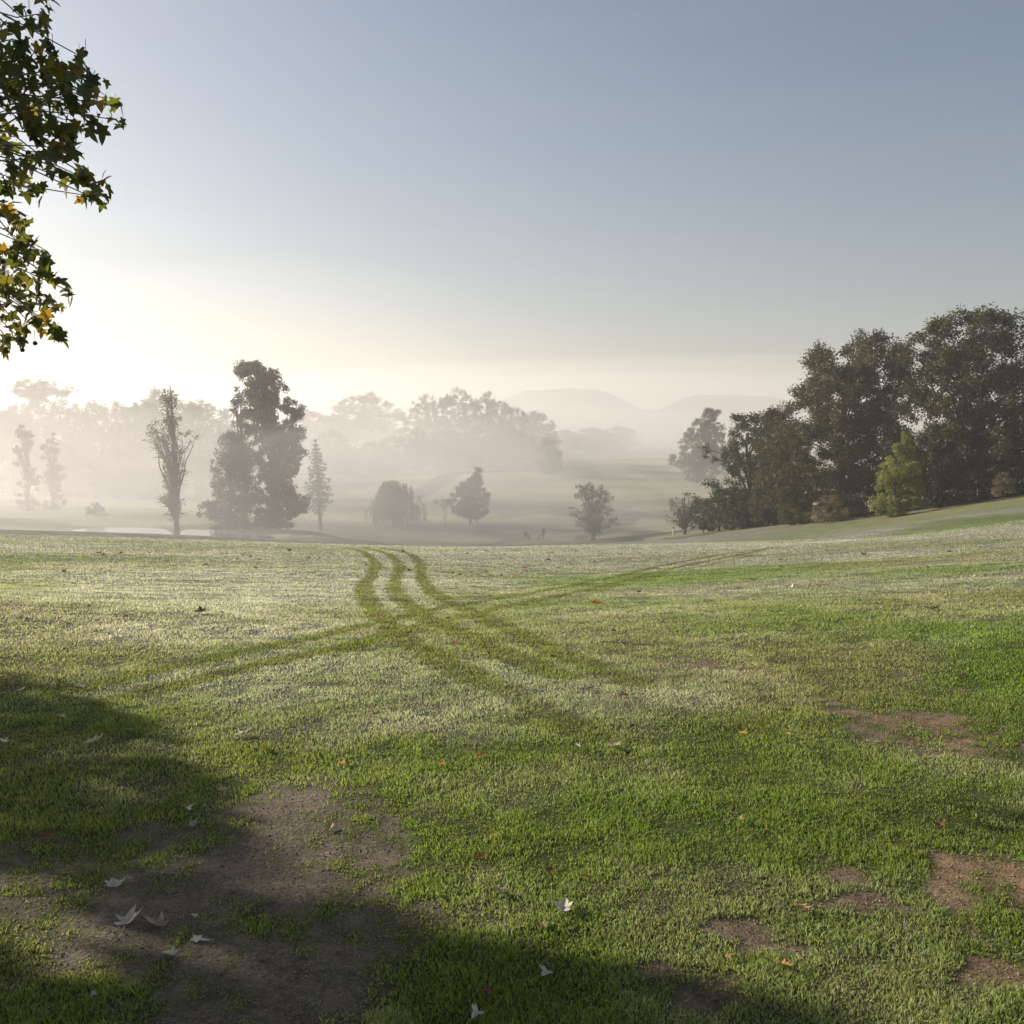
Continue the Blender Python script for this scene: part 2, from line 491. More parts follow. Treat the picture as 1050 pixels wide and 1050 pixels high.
# ------------------------------------------------------------------ ground sheet
def build_ground():
    az_f = np.linspace(rad(-34), rad(34), 520)
    az_c = np.linspace(rad(34), rad(326), 90)[1:-1]
    az = np.concatenate([az_f, az_c])
    rr = np.concatenate([[.25], np.geomspace(.8, 2.2, 8)[:-1], np.geomspace(2.2, 60, 400)[:-1], np.geomspace(60, 200, 130)[:-1], np.geomspace(200, 3400, 110)])
    A, RR = np.meshgrid(az, rr)            # rows = radius
    x = (RR*np.sin(A)).ravel(); y = (RR*np.cos(A)).ravel()
    z = ground_z(x, y)
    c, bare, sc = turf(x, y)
    # near the camera the turf colour is darkened for shade between the blades
    rr0 = np.hypot(x, y)
    # farther out a weaker darkening stands in for the missing blades' self-shadowing
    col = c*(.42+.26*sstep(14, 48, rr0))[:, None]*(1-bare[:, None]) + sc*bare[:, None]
    na, nr = len(az), len(rr)
    i = np.arange(nr-1)[:, None]*na; j = np.arange(na)[None, :]; j2 = (j+1) % na
    q = np.stack([i+j, i+na+j, i+na+j2, i+j2], -1).reshape(-1, 4)
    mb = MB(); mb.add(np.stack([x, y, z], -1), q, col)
    cidx = mb.n
    mb.add([[0, 0, float(ground_z(0, 0))]], np.zeros((0, 3), int), col[0])
    jj = np.arange(na); mb.T.append(np.stack([np.full(na, cidx), jj, (jj+1) % na], -1))
    m, nt, out = mat_new('turf'); L = nt.links.new
    at = N(nt, 'ShaderNodeAttribute', attribute_name='tint')
    tc = N(nt, 'ShaderNodeTexCoord')
    n1 = N(nt, 'ShaderNodeTexNoise'); n1.inputs['Scale'].default_value = 9; n1.inputs['Detail'].default_value = 8; n1.inputs['Roughness'].default_value = .75
    n2 = N(nt, 'ShaderNodeTexNoise'); n2.inputs['Scale'].default_value = 70; n2.inputs['Detail'].default_value = 4; n2.inputs['Roughness'].default_value = .7
    n3 = N(nt, 'ShaderNodeTexNoise'); n3.inputs['Scale'].default_value = .9; n3.inputs['Detail'].default_value = 6; n3.inputs['Roughness'].default_value = .7
    for n in (n1, n2, n3): L(tc.outputs['Object'], n.inputs['Vector'])
    r1 = N(nt, 'ShaderNodeMapRange'); r1.inputs[1].default_value = .3; r1.inputs[2].default_value = .7; r1.inputs[3].default_value = .5; r1.inputs[4].default_value = 1.5
    r2 = N(nt, 'ShaderNodeMapRange'); r2.inputs[1].default_value = .3; r2.inputs[2].default_value = .7; r2.inputs[3].default_value = .55; r2.inputs[4].default_value = 1.45
    r3 = N(nt, 'ShaderNodeMapRange'); r3.inputs[1].default_value = .3; r3.inputs[2].default_value = .7; r3.inputs[3].default_value = .82; r3.inputs[4].default_value = 1.18
    L(n1.outputs[0], r1.inputs[0]); L(n2.outputs[0], r2.inputs[0]); L(n3.outputs[0], r3.inputs[0])
    mu = N(nt, 'ShaderNodeMath', operation='MULTIPLY'); L(r1.outputs[0], mu.inputs[0]); L(r2.outputs[0], mu.inputs[1])
    mu2 = N(nt, 'ShaderNodeMath', operation='MULTIPLY'); L(mu.outputs[0], mu2.inputs[0]); L(r3.outputs[0], mu2.inputs[1])
    sc_ = N(nt, 'ShaderNodeVectorMath', operation='SCALE'); L(at.outputs['Color'], sc_.inputs[0]); L(mu2.outputs[0], sc_.inputs['Scale'])
    p = N(nt, 'ShaderNodeBsdfPrincipled'); p.inputs['Roughness'].default_value = .85; p.inputs['Specular IOR Level'].default_value = .15
    L(sc_.outputs[0], p.inputs['Base Color'])
    b = N(nt, 'ShaderNodeBump'); b.inputs['Strength'].default_value = .8; b.inputs['Distance'].default_value = .035
    ad = N(nt, 'ShaderNodeMath', operation='ADD'); L(n1.outputs[0], ad.inputs[0]); L(n2.outputs[0], ad.inputs[1])
    L(ad.outputs[0], b.inputs['Height']); L(b.outputs[0], p.inputs['Normal'])
    L(p.outputs[0], out.inputs['Surface'])
    o = mb.build('ground', m, smooth=True)
    tag(o, kind='structure')
    return o


build_ground()


# ------------------------------------------------------------------ grass blades (stuff)
def build_grass():
    g = np.random.default_rng(21)
    bands = [(1.9, 5.5, 470000, 41), (5.5, 12, 400000, 37), (12, 26, 285000, 34), (26, 48, 140000, 33)]
    mb = MB(); mbn = MB()
    for k, (r0, r1, n, half) in enumerate(bands):
        # number per area falls with r^2, so r is log-uniform
        r = np.exp(g.uniform(math.log(r0), math.log(r1), n)); a = g.uniform(rad(-half), rad(half), n)
        x = r*np.sin(a); y = r*np.cos(a)
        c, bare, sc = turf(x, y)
        clump = fbm(x/.16+3, y/.16, 3)
        keep = g.random(n) < np.clip(1.02-bare**.8, .07, 1)*np.clip(.3+1.4*clump, .15, 1)
        x, y, r, c, clump, bare = x[keep], y[keep], r[keep], c[keep], clump[keep], bare[keep]; n = len(x)
        z = ground_z(x, y)
        h = g.uniform(.007, .0225, n)*(.4+1.2*clump)*(1+.015*r)*(1-.6*bare)
        w = np.maximum(g.uniform(.0013, .0025, n), r*.00042)
        th = g.uniform(0, 2*math.pi, n)
        lean = g.uniform(.1, .9, n)*h; la = g.uniform(0, 2*math.pi, n)
        base = np.stack([x, y, z-.004], -1)
        side = np.stack([np.cos(th), np.sin(th), 0*th], -1)*w[:, None]
        tip = base+np.stack([np.cos(la)*lean, np.sin(la)*lean, h], -1)
        # each blade has its own hue: young green, olive or straw
        hue = g.random(n)
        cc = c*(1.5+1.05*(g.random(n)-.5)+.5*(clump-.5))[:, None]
        straw = hue > .90
        cc[straw] = cc[straw]*.4+np.array([.34, .29, .16])*.6
        dry = bare*.65*g.random(n)
        cc = cc*(1-dry)[:, None]+np.array([.27, .22, .13])*dry[:, None]
        dk = hue < .25
        cc[dk] = cc[dk]*np.array([.75, .95, .7])
        if k < 2:
            mid = base*.5+tip*.5+np.stack([-np.cos(la)*lean*.15, -np.sin(la)*lean*.15, h*.10], -1)
            V = np.stack([base-side, base+side, mid-side*.85, mid+side*.85, tip], 1).reshape(-1, 3)
            i = np.arange(n)[:, None]*5
            mb.add(V, (i+np.array([[0, 1, 3, 2]])).reshape(-1, 4), np.repeat(cc, 5, 0))
            mb.T.append((i+np.array([[2, 3, 4]])).reshape(-1, 3)+mb.n-len(V))
        else:
            V = np.stack([base-side, base+side, tip], 1).reshape(-1, 3)
            i = np.arange(n)[:, None]*3
            mb.add(V, i+np.array([[0, 1, 2]]), np.repeat(cc, 3, 0))
    m = leaf_mat('grass_blades', (1.0, 1.0, 1.0), trans=.45, rough=.42, spec=.25, tcol=(1.32, 1.32, .88))
    o = mb.build('grass', m)
    tag(o, 'short dewy grass blades covering the near lawn', 'grass', kind='stuff')


build_grass()


def build_litter():
    """Crumbs of soil on the worn patches and dead stalks lying in the turf, too many to count."""
    g = np.random.default_rng(33)
    n = 60000
    r = np.exp(g.uniform(math.log(2.3), math.log(14), n)); a = g.uniform(rad(-30), rad(30), n)
    x = r*np.sin(a); y = r*np.cos(a); c, bare, sc = turf(x, y)
    k = g.random(n) < bare
    x, y, r, sc = x[k], y[k], r[k], sc[k]; n = len(x)
    z = ground_z(x, y); s = g.uniform(.0015, .006, n)*g.random(n)**.6*(1+.05*r)
    P = np.stack([x, y, z+s*.3], -1)
    o = np.array([[1, 0, 0], [0, 1, 0], [-1, 0, 0], [0, -1, 0], [0, 0, .8], [0, 0, -.8]])
    V = P[:, None]+o[None]*s[:, None, None]*g.uniform(.5, 1.3, (n, 6, 1))
    f = np.array([[0, 1, 4], [1, 2, 4], [2, 3, 4], [3, 0, 4], [1, 0, 5], [2, 1, 5], [3, 2, 5], [0, 3, 5]])
    mb = MB(); mb.add(V.reshape(-1, 3), (np.arange(n)[:, None, None]*6+f[None]).reshape(-1, 3), np.repeat(sc*g.uniform(.6, 1.9, (n, 1)), 6, 0))
    m = 16000
    r = np.exp(g.uniform(math.log(2.3), math.log(16), m)); a = g.uniform(rad(-30), rad(30), m)
    x = r*np.sin(a); y = r*np.cos(a); th = g.uniform(0, 6.28, m); L = .004+.016*g.random(m)**2; w = np.maximum(.0009, r*.0003)
    d = np.stack([np.cos(th), np.sin(th)], -1)*L[:, None]; sd = np.stack([-np.sin(th), np.cos(th)], -1)*w[:, None]
    c, bare, sc = turf(x, y)
    zz = ground_z(x, y)+.004+(1-bare)*g.uniform(.004, .016, m)
    A = np.stack([x, y], -1)
    t = g.normal(0, .006, m)
    V = np.stack([np.column_stack([A-d-sd, zz]), np.column_stack([A-d+sd, zz+.0005]), np.column_stack([A+d+sd, zz+t]), np.column_stack([A+d-sd, zz+t])], 1)
    mb.add(V.reshape(-1, 3), np.arange(m)[:, None]*4+np.array([[0, 1, 2, 3]]), np.repeat(np.array([.30, .24, .15])*g.uniform(.35, 1.2, (m, 1)), 4, 0))
    tag(mb.build('litter', leaf_mat('litter_bits', (1, 1, 1), trans=.1, rough=.8, spec=.1, tcol=(1, 1, 1))), kind='stuff')


build_litter()


# ------------------------------------------------------------------ trees
def spot(px, r, row=500):
    d = ray(px, row); d = d/np.hypot(d[0], d[1])
    x, y = r*d[0], r*d[1]
    return np.array([x, y, float(ground_z(x, y))])


def h_at(base, px, row):
    """Height above the base of the point seen at (px,row) at the base's depth."""
    d = ray(px, row)
    return CAMH + base[1]*d[2]/d[1] - base[2]


def rot_leaf(g, n, a, b, up=.0):
    """n random leaf rhombi around the origin: (n,4,3)"""
    u = g.normal(size=(n, 3)); u /= np.linalg.norm(u, axis=1)[:, None]
    v = g.normal(size=(n, 3)); v -= (v*u).sum(1)[:, None]*u; v /= np.linalg.norm(v, axis=1)[:, None]
    a = np.asarray(a).reshape(-1, 1); b = np.asarray(b).reshape(-1, 1)
    return np.stack([-u*a, -v*b, u*a, v*b], 1)


def add_leaves(mb, g, P, size, cols):
    n = len(P)
    s = g.uniform(.6, 1.35, n)*size
    V = P[:, None, :]+rot_leaf(g, n, s*.62, s*.40)
    i = np.arange(n)[:, None]*4
    mb.add(V.reshape(-1, 3), i+np.array([[0, 1, 2, 3]]), np.repeat(cols, 4, 0))


def limb_path(g, a, b, n=6, sag=.12):
    t = np.linspace(0, 1, n)[:, None]
    L = np.linalg.norm(b-a)
    mid = (a+b)/2+np.array([0, 0, L*sag])+g.normal(0, L*.06, 3)
    p = (1-t)**2*a+2*t*(1-t)*mid+t*t*b
    p[1:-1] += g.normal(0, L*.018, (n-2, 3))
    return p


def outline_tree(name, label, cat, bx, r, outline, seed, mat, nclus=150, nleaf=60, leaf=.28, clus=.75, trunk=.45, shell=.55, gap=.35,
                 lump=.3, depth=1.0, crown_from=None, group=None, limbs=26, tint=(1, 1, 1), tvar=.25, lean=0.0, bark=None, fan=False, trunk_top=.8, base_row=500):
    g = np.random.default_rng(seed)
    base = spot(bx, r, base_row)
    o = np.array(outline, float)
    hs = np.array([h_at(base, bx, row) for row in o[:, 0]])
    le = (o[:, 1]-bx)/F*base[1]; ri = (o[:, 2]-bx)/F*base[1]
    leaf *= .74; nleaf = int(nleaf*1.7)
    k = np.argsort(hs); hs, le, ri = hs[k], le[k], ri[k]
    H = hs[-1]
    root = thing(name, label, cat, base, group)
    # clusters
    hh = np.linspace(hs[0], hs[-1], 200)
    wd = np.interp(hh, hs, ri)-np.interp(hh, hs, le)
    pdf = np.cumsum(wd**1.05+.02); pdf /= pdf[-1]
    C = []
    tries = 0
    while len(C) < nclus and tries < nclus*30:
        tries += 1
        h = np.interp(g.random(), pdf, hh)
        l, q = np.interp(h, hs, le), np.interp(h, hs, ri)
        cx, hw = (l+q)/2, (q-l)/2
        th = g.uniform(0, 2*math.pi); rho = g.random()**shell
        lm = 1.14-lump*float(sstep(.42, .68, fbm(np.array([th*1.7+seed]), np.array([h/max(1.4, H*.11)+seed]), 2)[0]))
        e = max(0.05, hw*lm-clus*.22)
        p = np.array([cx+e*rho*math.cos(th), depth*e*rho*math.sin(th), h-clus*.3])
        if vnoise(np.array([p[0]/(clus*2.6)+seed*3.1+p[1]*.31]), np.array([p[2]/(clus*2.6)+p[1]*.4]))[0] < gap and g.random() < .85:
            continue
        C.append(p)
    C = np.array(C)
    # no clump hangs alone in the air
    dd = np.linalg.norm(C[:, None]-C[None], axis=2)
    C = C[(dd < clus*2.1).sum(1) >= 3] if len(C) > 100 else C
    # trunk and limbs
    tb = MB()
    ctr = lambda h: np.array([np.interp(h, hs, (le+ri)/2)*min(1, max(0, h/H))*.8+lean*h, 0, h])
    n = 9
    tt = np.linspace(0, trunk_top, n)
    P = np.array([ctr(t*H)*np.array([min(1, t*1.5), 1, 1]) for t in tt]); P[1:, :2] += g.normal(0, .012*H*.4, (n-1, 2)); P[0, 2] = -.25
    rr_ = trunk*(1-tt/trunk_top*.86); rr_[0] *= 1.35
    tb.tube(P, rr_, 8)
    sel = g.permutation(len(C))[:limbs]
    for c in C[sel]:
        ha = np.clip(c[2]*g.uniform(.35, .75), .12*H, trunk_top*.92*H)
        if fan: ha = np.clip(c[2]*g.uniform(.12, .45), .10*H, trunk_top*.9*H)
        a = np.array([np.interp(ha, P[:, 2], P[:, k]) for k in range(3)])
        ra = np.interp(ha, P[:, 2], rr_)*.5
        pt = limb_path(g, a, c, 6)
        tb.tube(pt, np.linspace(ra, max(.02, ra*.16), 6), 5, cap=False)
        for _ in range(2):
            f = g.integers(2, 5)
            e = pt[f]+g.normal(0, 1, 3)*np.array([1, 1, .6])*clus*1.3+np.array([0, 0, clus*.3])
            tb.tube(limb_path(g, pt[f], e, 4), np.linspace(ra*.35, .012, 4), 4, cap=False)
    tb.build('trunk', bark or M_BARK, root, smooth=True)
    # leaves
    cb = MB()
    cl = g.uniform(.55, 1.25, len(C))
    cnt = g.poisson(nleaf*cl**1.5)+4
    own = np.repeat(np.arange(len(C)), cnt)
    D = g.normal(0, 1, (len(own), 3)); D /= np.linalg.norm(D, axis=1)[:, None]
    D *= (g.random(len(own))**.6)[:, None]*clus*cl[own][:, None]*np.array([1.12, 1.12, .95])
    # every clump is a spray: its leaves string out along a twig that points outwards
    tw = C-np.stack([0*C[:, 0], 0*C[:, 0], C[:, 2]*.8], -1); tw[:, 2] *= 1.0; tw += g.normal(0, .6, tw.shape)*np.linalg.norm(tw, axis=1)[:, None]*.5
    tw /= np.linalg.norm(tw, axis=1)[:, None]+1e-6
    D = D*.85+tw[own]*(g.uniform(-.4, 1.0, (len(own), 1)))*clus*cl[own][:, None]*.5
    Pn = C[own]+D
    Pn = Pn[Pn[:, 2] > .05] if True else Pn
    own = own[(C[own]+D)[:, 2] > .05]
    tc = 1+tvar*(g.random((len(C), 1))-.5)*2
    hue = 1+np.array([[.22, .05, -.10]])*(g.random((len(C), 1))-.4)
    cols = (tc*hue)[own]*np.array(tint)*(1+.35*(g.random((len(own), 1))-.5))
    add_leaves(cb, g, Pn, leaf, cols)
    cb.build('crown', mat, root)
    return root


def bare_tree(name, label, cat, base, seed, H, W, stems=1, depth=5, mat=M_OLIVE, leaves=500, leaf=.2, rad0=.12, spread=.55, leanv=(0, 0, 0), group=None, first=.28, tint=(1, 1, 1), clus=.25):
    """A small tree whose forking limbs show through a thin crown."""
    g = np.random.default_rng(seed)
    root = thing(name, label, cat, base, group)
    segs = []; tips = []

    def grow(p, d, L, rr, lv):
        n = 4; P = [p]
        for _ in range(n):
            d = d+g.normal(0, .13, 3)+np.array([0, 0, .03]); d /= np.linalg.norm(d)
            P.append(P[-1]+d*L/n)
        segs.append((np.array(P), np.linspace(rr, rr*.62, n+1), lv))
        if lv >= depth-1:
            tips.append(P[-1]); tips.append(P[2])
        if lv == depth:
            return
        for _ in range(g.integers(2, 4)):
            q = g.normal(0, 1, 3); q -= (q@d)*d; q /= np.linalg.norm(q)
            nd = d+q*spread*g.uniform(.6, 1.4)+np.array([0, 0, .10]); nd /= np.linalg.norm(nd)
            grow(P[-1] if g.random() < .7 else P[3], nd, L*g.uniform(.62, .86), rr*.58, lv+1)
    for s in range(stems):
        d = np.array([0, 0, 1.])+np.array(leanv)+(g.normal(0, .45, 3)*np.array([1, .7, 0]) if stems > 1 else 0)
        d /= np.linalg.norm(d)
        grow(np.array([g.normal(0, .2)*(stems > 1), g.normal(0, .2)*(stems > 1), -.1]), d, H*first, rad0*(1 if s == 0 else .8), 0)
    allp = np.vstack([s[0] for s in segs])
    sz = H/allp[:, 2].max(); sx = (W/2)/np.percentile(np.abs(allp[:, 0]), 99)
    S = np.array([sx, sx, sz])
    tb = MB()
    for P, rr, lv in segs:
        tb.tube(P*S, np.maximum(rr, .012), 6 if lv < 2 else 4, cap=False)
    tb.build('trunk', M_BARK, root, smooth=True)
    if leaves:
        cb = MB(); T = np.array(tips)*S
        own = g.integers(0, len(T), leaves)
        P = T[own]+g.normal(0, clus, (leaves, 3))
        cols = np.array(tint)*(1+.6*(g.random((leaves, 1))-.5))*np.ones((1, 3))
        add_leaves(cb, g, P, leaf, cols)
        cb.build('crown', mat, root)
    return root


# --- the big trees on the right-hand slope
outline_tree('broadleaf_tree', 'tallest dark broadleaf tree at the right edge, sky gaps in its crown', 'tree', 1005, 96,
   [(318, 968, 1000), (328, 947, 1028), (343, 938, 1048), (363, 930, 1066), (390, 924, 1082), (420, 920, 1090), (460, 918, 1094), (490, 926, 1094), (512, 940, 1085)],
   101, M_OAK, nclus=720, nleaf=115, leaf=.23, clus=.88, trunk=.5, gap=.22, shell=.40, limbs=36, lump=.27)
outline_tree('broadleaf_tree', 'dark brownish broadleaf tree with a forked top, behind the young yellow-green tree', 'tree', 862, 101,
   [(339, 886, 898), (349, 868, 913), (358, 828, 922), (378, 817, 927), (400, 812, 930), (430, 800, 932), (460, 786, 934), (490, 788, 934), (515, 797, 934), (535, 808, 930)],
   102, M_OAK, nclus=720, nleaf=115, leaf=.23, clus=.88, trunk=.5, gap=.12, shell=.40, limbs=36, lump=.27, tint=(1.12, 1.03, .95))
outline_tree('young_tree', 'young yellow-green tree standing in front of the dark trees on the slope', 'tree', 917, 87,
   [(442, 923, 929), (455, 917, 934), (470, 908, 942), (488, 899, 949), (503, 893, 951), (516, 893, 950), (527, 900, 938)],
   103, M_YELLOW, nclus=190, nleaf=60, leaf=.17, clus=.42, trunk=.10, gap=.3, limbs=26, lump=.28, tvar=.35)
outline_tree('broadleaf_tree', 'ragged dark broadleaf tree with open top, leaning left over the small fruit trees', 'tree', 768, 113,
   [(421, 763, 772), (428, 748, 784), (440, 736, 790), (453, 729, 796), (463, 722, 803), (476, 733, 805), (490, 726, 808), (505, 722, 812), (520, 722, 812), (538, 732, 808)],
   104, M_DARK, nclus=330, nleaf=70, leaf=.24, clus=.72, trunk=.3, gap=.34, shell=.5, limbs=50, lump=.4, tint=(1.1, 1.05, 1))
outline_tree('broadleaf_tree', 'narrow brownish tree squeezed between the ragged tree and the forked-top tree', 'tree', 803, 110,
   [(421, 786, 800), (432, 778, 815), (450, 776, 825), (475, 776, 832), (505, 780, 834), (532, 785, 832)],
   105, M_OAK, nclus=300, nleaf=80, leaf=.24, clus=.78, trunk=.28, gap=.2, limbs=36, lump=.4)
outline_tree('broadleaf_tree', 'dense low dark tree filling the shade right of the young yellow-green tree', 'tree', 965, 92,
   [(432, 952, 978), (450, 930, 1000), (475, 925, 1010), (495, 925, 1020), (515, 930, 1018)],
   106, M_DARK, nclus=170, nleaf=80, leaf=.22, clus=.8, trunk=.22, gap=.28, limbs=26)
outline_tree('shrub', 'pale dry straw-coloured shrub at the foot of the forked-top tree', 'shrub', 855, 93,
   [(508, 845, 862), (515, 835, 876), (525, 830, 882), (534, 832, 880)], 107, M_DRY, nclus=60, nleaf=50, leaf=.14, clus=.4, trunk=.07, gap=.3, limbs=16)
outline_tree('shrub', 'olive shrub under the narrow tree, left of the pale dry shrub', 'shrub', 815, 98,
   [(500, 806, 822), (512, 800, 832), (525, 798, 834), (538, 800, 832)], 108, M_OLIVE, nclus=60, nleaf=50, leaf=.16, clus=.45, trunk=.07, gap=.3, limbs=16)
outline_tree('shrub', 'small straw-coloured shrub under the tallest tree near the right edge', 'shrub', 1030, 85,
   [(485, 1024, 1034), (492, 1020, 1040), (500, 1018, 1042), (506, 1020, 1040)], 109, M_DRY, nclus=30, nleaf=45, leaf=.13, clus=.35, trunk=.05, gap=.3, limbs=10)
# --- small fruit trees at the foot of the slope
outline_tree('fruit_tree', 'small almost leafless tree with fanned twigs beside the pale post', 'tree', 703, 124,
   [(504, 694, 712), (509, 686, 718), (516, 680, 722), (526, 679, 722), (535, 686, 718)], 111, M_DARK, nclus=70, nleaf=9, leaf=.2, clus=.5, trunk=.17, gap=.3, shell=.7, limbs=70, lump=.3, fan=True, trunk_top=.5)
outline_tree('shrub', 'low dark bush filling the gap between the two left fruit trees', 'shrub', 722, 119,
   [(522, 714, 728), (530, 709, 736), (541, 710, 738)], 115, M_DARK, nclus=40, nleaf=45, leaf=.2, clus=.42, trunk=.06, gap=.25, limbs=12)
outline_tree('shrub', 'low dark bush under the two-stemmed fruit tree', 'shrub', 752, 115,
   [(524, 744, 760), (531, 738, 772), (541, 740, 774)], 116, M_DARK, nclus=45, nleaf=45, leaf=.2, clus=.42, trunk=.06, gap=.25, limbs=12)
outline_tree('fruit_tree', 'low round dark fruit tree right of the almost leafless one', 'tree', 738, 117,
   [(501, 728, 748), (508, 716, 758), (518, 707, 764), (528, 708, 764), (538, 716, 758)], 112, M_DARK, nclus=80, nleaf=50, leaf=.2, clus=.5, trunk=.13, gap=.4, limbs=40, tint=(1.15, 1, 1))
outline_tree('fruit_tree', 'low dark fruit tree with two thin stems under the ragged tree', 'tree', 763, 113,
   [(503, 752, 772), (512, 745, 783), (524, 742, 786), (535, 748, 784)], 113, M_DARK, nclus=75, nleaf=50, leaf=.2, clus=.5, trunk=.12, gap=.36, limbs=36)
outline_tree('fruit_tree', 'greyish low tree with upright twigs nearest the narrow brownish tree', 'tree', 786, 108,
   [(492, 780, 792), (505, 772, 800), (518, 768, 804), (533, 772, 802)], 114, M_OLIVE, nclus=70, nleaf=45, leaf=.18, clus=.5, trunk=.11, gap=.36, limbs=36)
# --- trees on the valley floor
outline_tree('bushy_tree', 'many-stemmed open tree with round thin crown right of the golfers', 'tree', 608, 142,
   [(494, 599, 609), (498, 592, 620), (505, 588, 628), (516, 584, 633), (527, 583, 635), (537, 585, 635), (546, 592, 629)],
   121, M_DARK, nclus=170, nleaf=26, leaf=.22, clus=.55, trunk=.34, gap=.36, shell=.6, limbs=90, lump=.3, fan=True, trunk_top=.45, tint=(1.25, 1.05, .9))
outline_tree('conical_tree', 'dark dense lone tree with a pointed crown in the middle of the valley', 'tree', 482, 170,
   [(479, 488.5, 490), (483, 485, 493), (489, 479, 496), (496, 471, 498), (505, 465, 500), (514, 460, 503), (521, 461, 503), (529, 472, 498)],
   122, M_DARK, nclus=200, nleaf=75, leaf=.26, clus=.62, trunk=.22, gap=.25, shell=.5, limbs=40, lump=.42)
b = spot(454, 160); bare_tree('sapling', 'thin leafless sapling between the willow and the dark pointed tree', 'sapling', b, 123, 5.6, 4.4, depth=5, leaves=260, leaf=.14, rad0=.09, spread=.55)
b = spot(491, 157); bare_tree('sapling', 'tiny bare sapling in front of the dark pointed tree', 'sapling', b, 124, 3.6, 2.4, depth=5, leaves=140, leaf=.12, rad0=.05, spread=.45)


def willow(bx, r, label):
    g = np.random.default_rng(131)
    base = spot(bx, r); root = thing('willow_tree', label, 'tree', base)
    o = np.array([(493, 399, 405), (495, 390, 415), (499, 384, 422), (506, 379, 429), (515, 375, 434), (526, 374, 436), (541, 378, 433)], float)
    hs = np.array([h_at(base, bx, q) for q in o[:, 0]])[::-1]; le = ((o[:, 1]-bx)/F*base[1])[::-1]; ri = ((o[:, 2]-bx)/F*base[1])[::-1]
    H = hs[-1]; tb = MB(); cb = MB()
    tb.tube([[0, 0, -.2], [.1, 0, H*.2], [-.05, 0, H*.45], [.1, .1, H*.7]], [.42, .34, .26, .12], 8)
    for i in range(360):
        h = H*(1-.72*g.random()**1.15)
        l, q = np.interp(h, hs, le), np.interp(h, hs, ri)
        th = g.uniform(0, 2*math.pi); rho = g.random()**.4*(1.1-.25*float(sstep(.4, .65, vnoise(np.array([th*2.2]), np.array([h*.9]))[0])))
        e = np.array([(l+q)/2+(q-l)/2*rho*math.cos(th)*.95, (q-l)/2*rho*math.sin(th)*.9, h])
        if i < 70:
            a = np.array([0, 0, H*g.uniform(.3, .62)])
            tb.tube(limb_path(g, a, e, 6, .25), np.linspace(.09, .015, 6), 4, cap=False)
        low = max(.15+.9*g.random()**3, h-H*g.uniform(.12, .6))
        n = int((h-low)/.13)+3
        zz = np.linspace(h, low, n); t = np.linspace(0, 1, n)
        out = np.array([math.cos(th), math.sin(th), 0])*.5*g.random()
        P = np.stack([e[0]+out[0]*t+.12*np.sin(t*5+i), e[1]+out[1]*t, zz], -1)+g.normal(0, .07, (n, 3))
        tb.tube(P[::3] if n > 6 else P, np.full(len(P[::3] if n > 6 else P), .012), 3, cap=False)
        P = np.repeat(P, 3, 0)+g.normal(0, .09, (n*3, 3))
        m = len(P); s = g.uniform(.7, 1.3, m)
        u = np.array([0, 0, 1.])+g.normal(0, .35, (m, 3)); u /= np.linalg.norm(u, axis=1)[:, None]
        v = np.cross(u, g.normal(size=(m, 3))); v /= np.linalg.norm(v, axis=1)[:, None]
        V = P[:, None, :]+np.stack([-u*.16*s[:, None], -v*.045, u*.16*s[:, None], v*.045], 1)
        k = np.arange(m)[:, None]*4
        cb.add(V.reshape(-1, 3), k+np.array([[0, 1, 2, 3]]), np.repeat((1+.5*(g.random((m, 1))-.5))*np.ones((1, 3))*g.uniform(.75, 1.25), 4, 0))
    tb.build('trunk', M_BARK, root, smooth=True); cb.build('crown', M_WILLOW, root)


willow(404, 169, 'broad weeping willow with strands hanging to the grass')


def conifer(bx, r, label, top_row=449):
    g = np.random.default_rng(141)
    base = spot(bx, r); root = thing('conifer_tree', label, 'tree', base)
    H = h_at(base, bx, top_row); tb = MB(); cb = MB()
    lean = -4.0/F*base[1]/H
    ctr = lambda z: np.array([lean*z, 0, z])
    tb.tube([ctr(z)+np.array([0, 0, -.2*(z == 0)]) for z in np.linspace(0, H*.985, 10)], np.linspace(.34, .02, 10), 8)
    prof_t = [.22, .28, .36, .5, .66, .8, .9, 1.0]; prof_w = [.9, 1.5, 2.15, 2.15, 1.75, 1.15, .6, .08]
    z = H*.2
    while z < H*.985:
        t = z/H; w = np.interp(t, prof_t, prof_w)
        nb = g.integers(4, 7)
        for k in range(nb):
            th = 2*math.pi*k/nb+g.uniform(-.4, .4); L = w*g.uniform(.6, 1.12)
            d = np.array([math.cos(th), math.sin(th), 0])
            tt = np.linspace(0, 1, 6)
            P = ctr(z)[None]+d[None]*L*tt[:, None]+np.stack([0*tt, 0*tt, -.30*L*tt**1.3+.10*L*tt**4], -1)
            tb.tube(P, np.linspace(.045, .01, 6), 4, cap=False)
            n = int(6+24*L)
            f = g.random(n)**.7
            Q = np.stack([np.interp(f, tt, P[:, i]) for i in range(3)], -1)+g.normal(0, 1, (n, 3))*np.array([.2, .2, .09])*(.4+.8*L/2)
            Q[:, 2] -= np.abs(g.normal(0, .16, n))
            add_leaves(cb, g, Q, .24, (1+.5*(g.random((n, 1))-.5))*np.ones((1, 3)))
        z += H*.038*g.uniform(.7, 1.3)
    tb.build('trunk', M_BARK, root, smooth=True); cb.build('crown', M_NEEDLE, root)


conifer(328, 156, 'slim conifer with a bare lower trunk right of the tall ivy-clad trees')

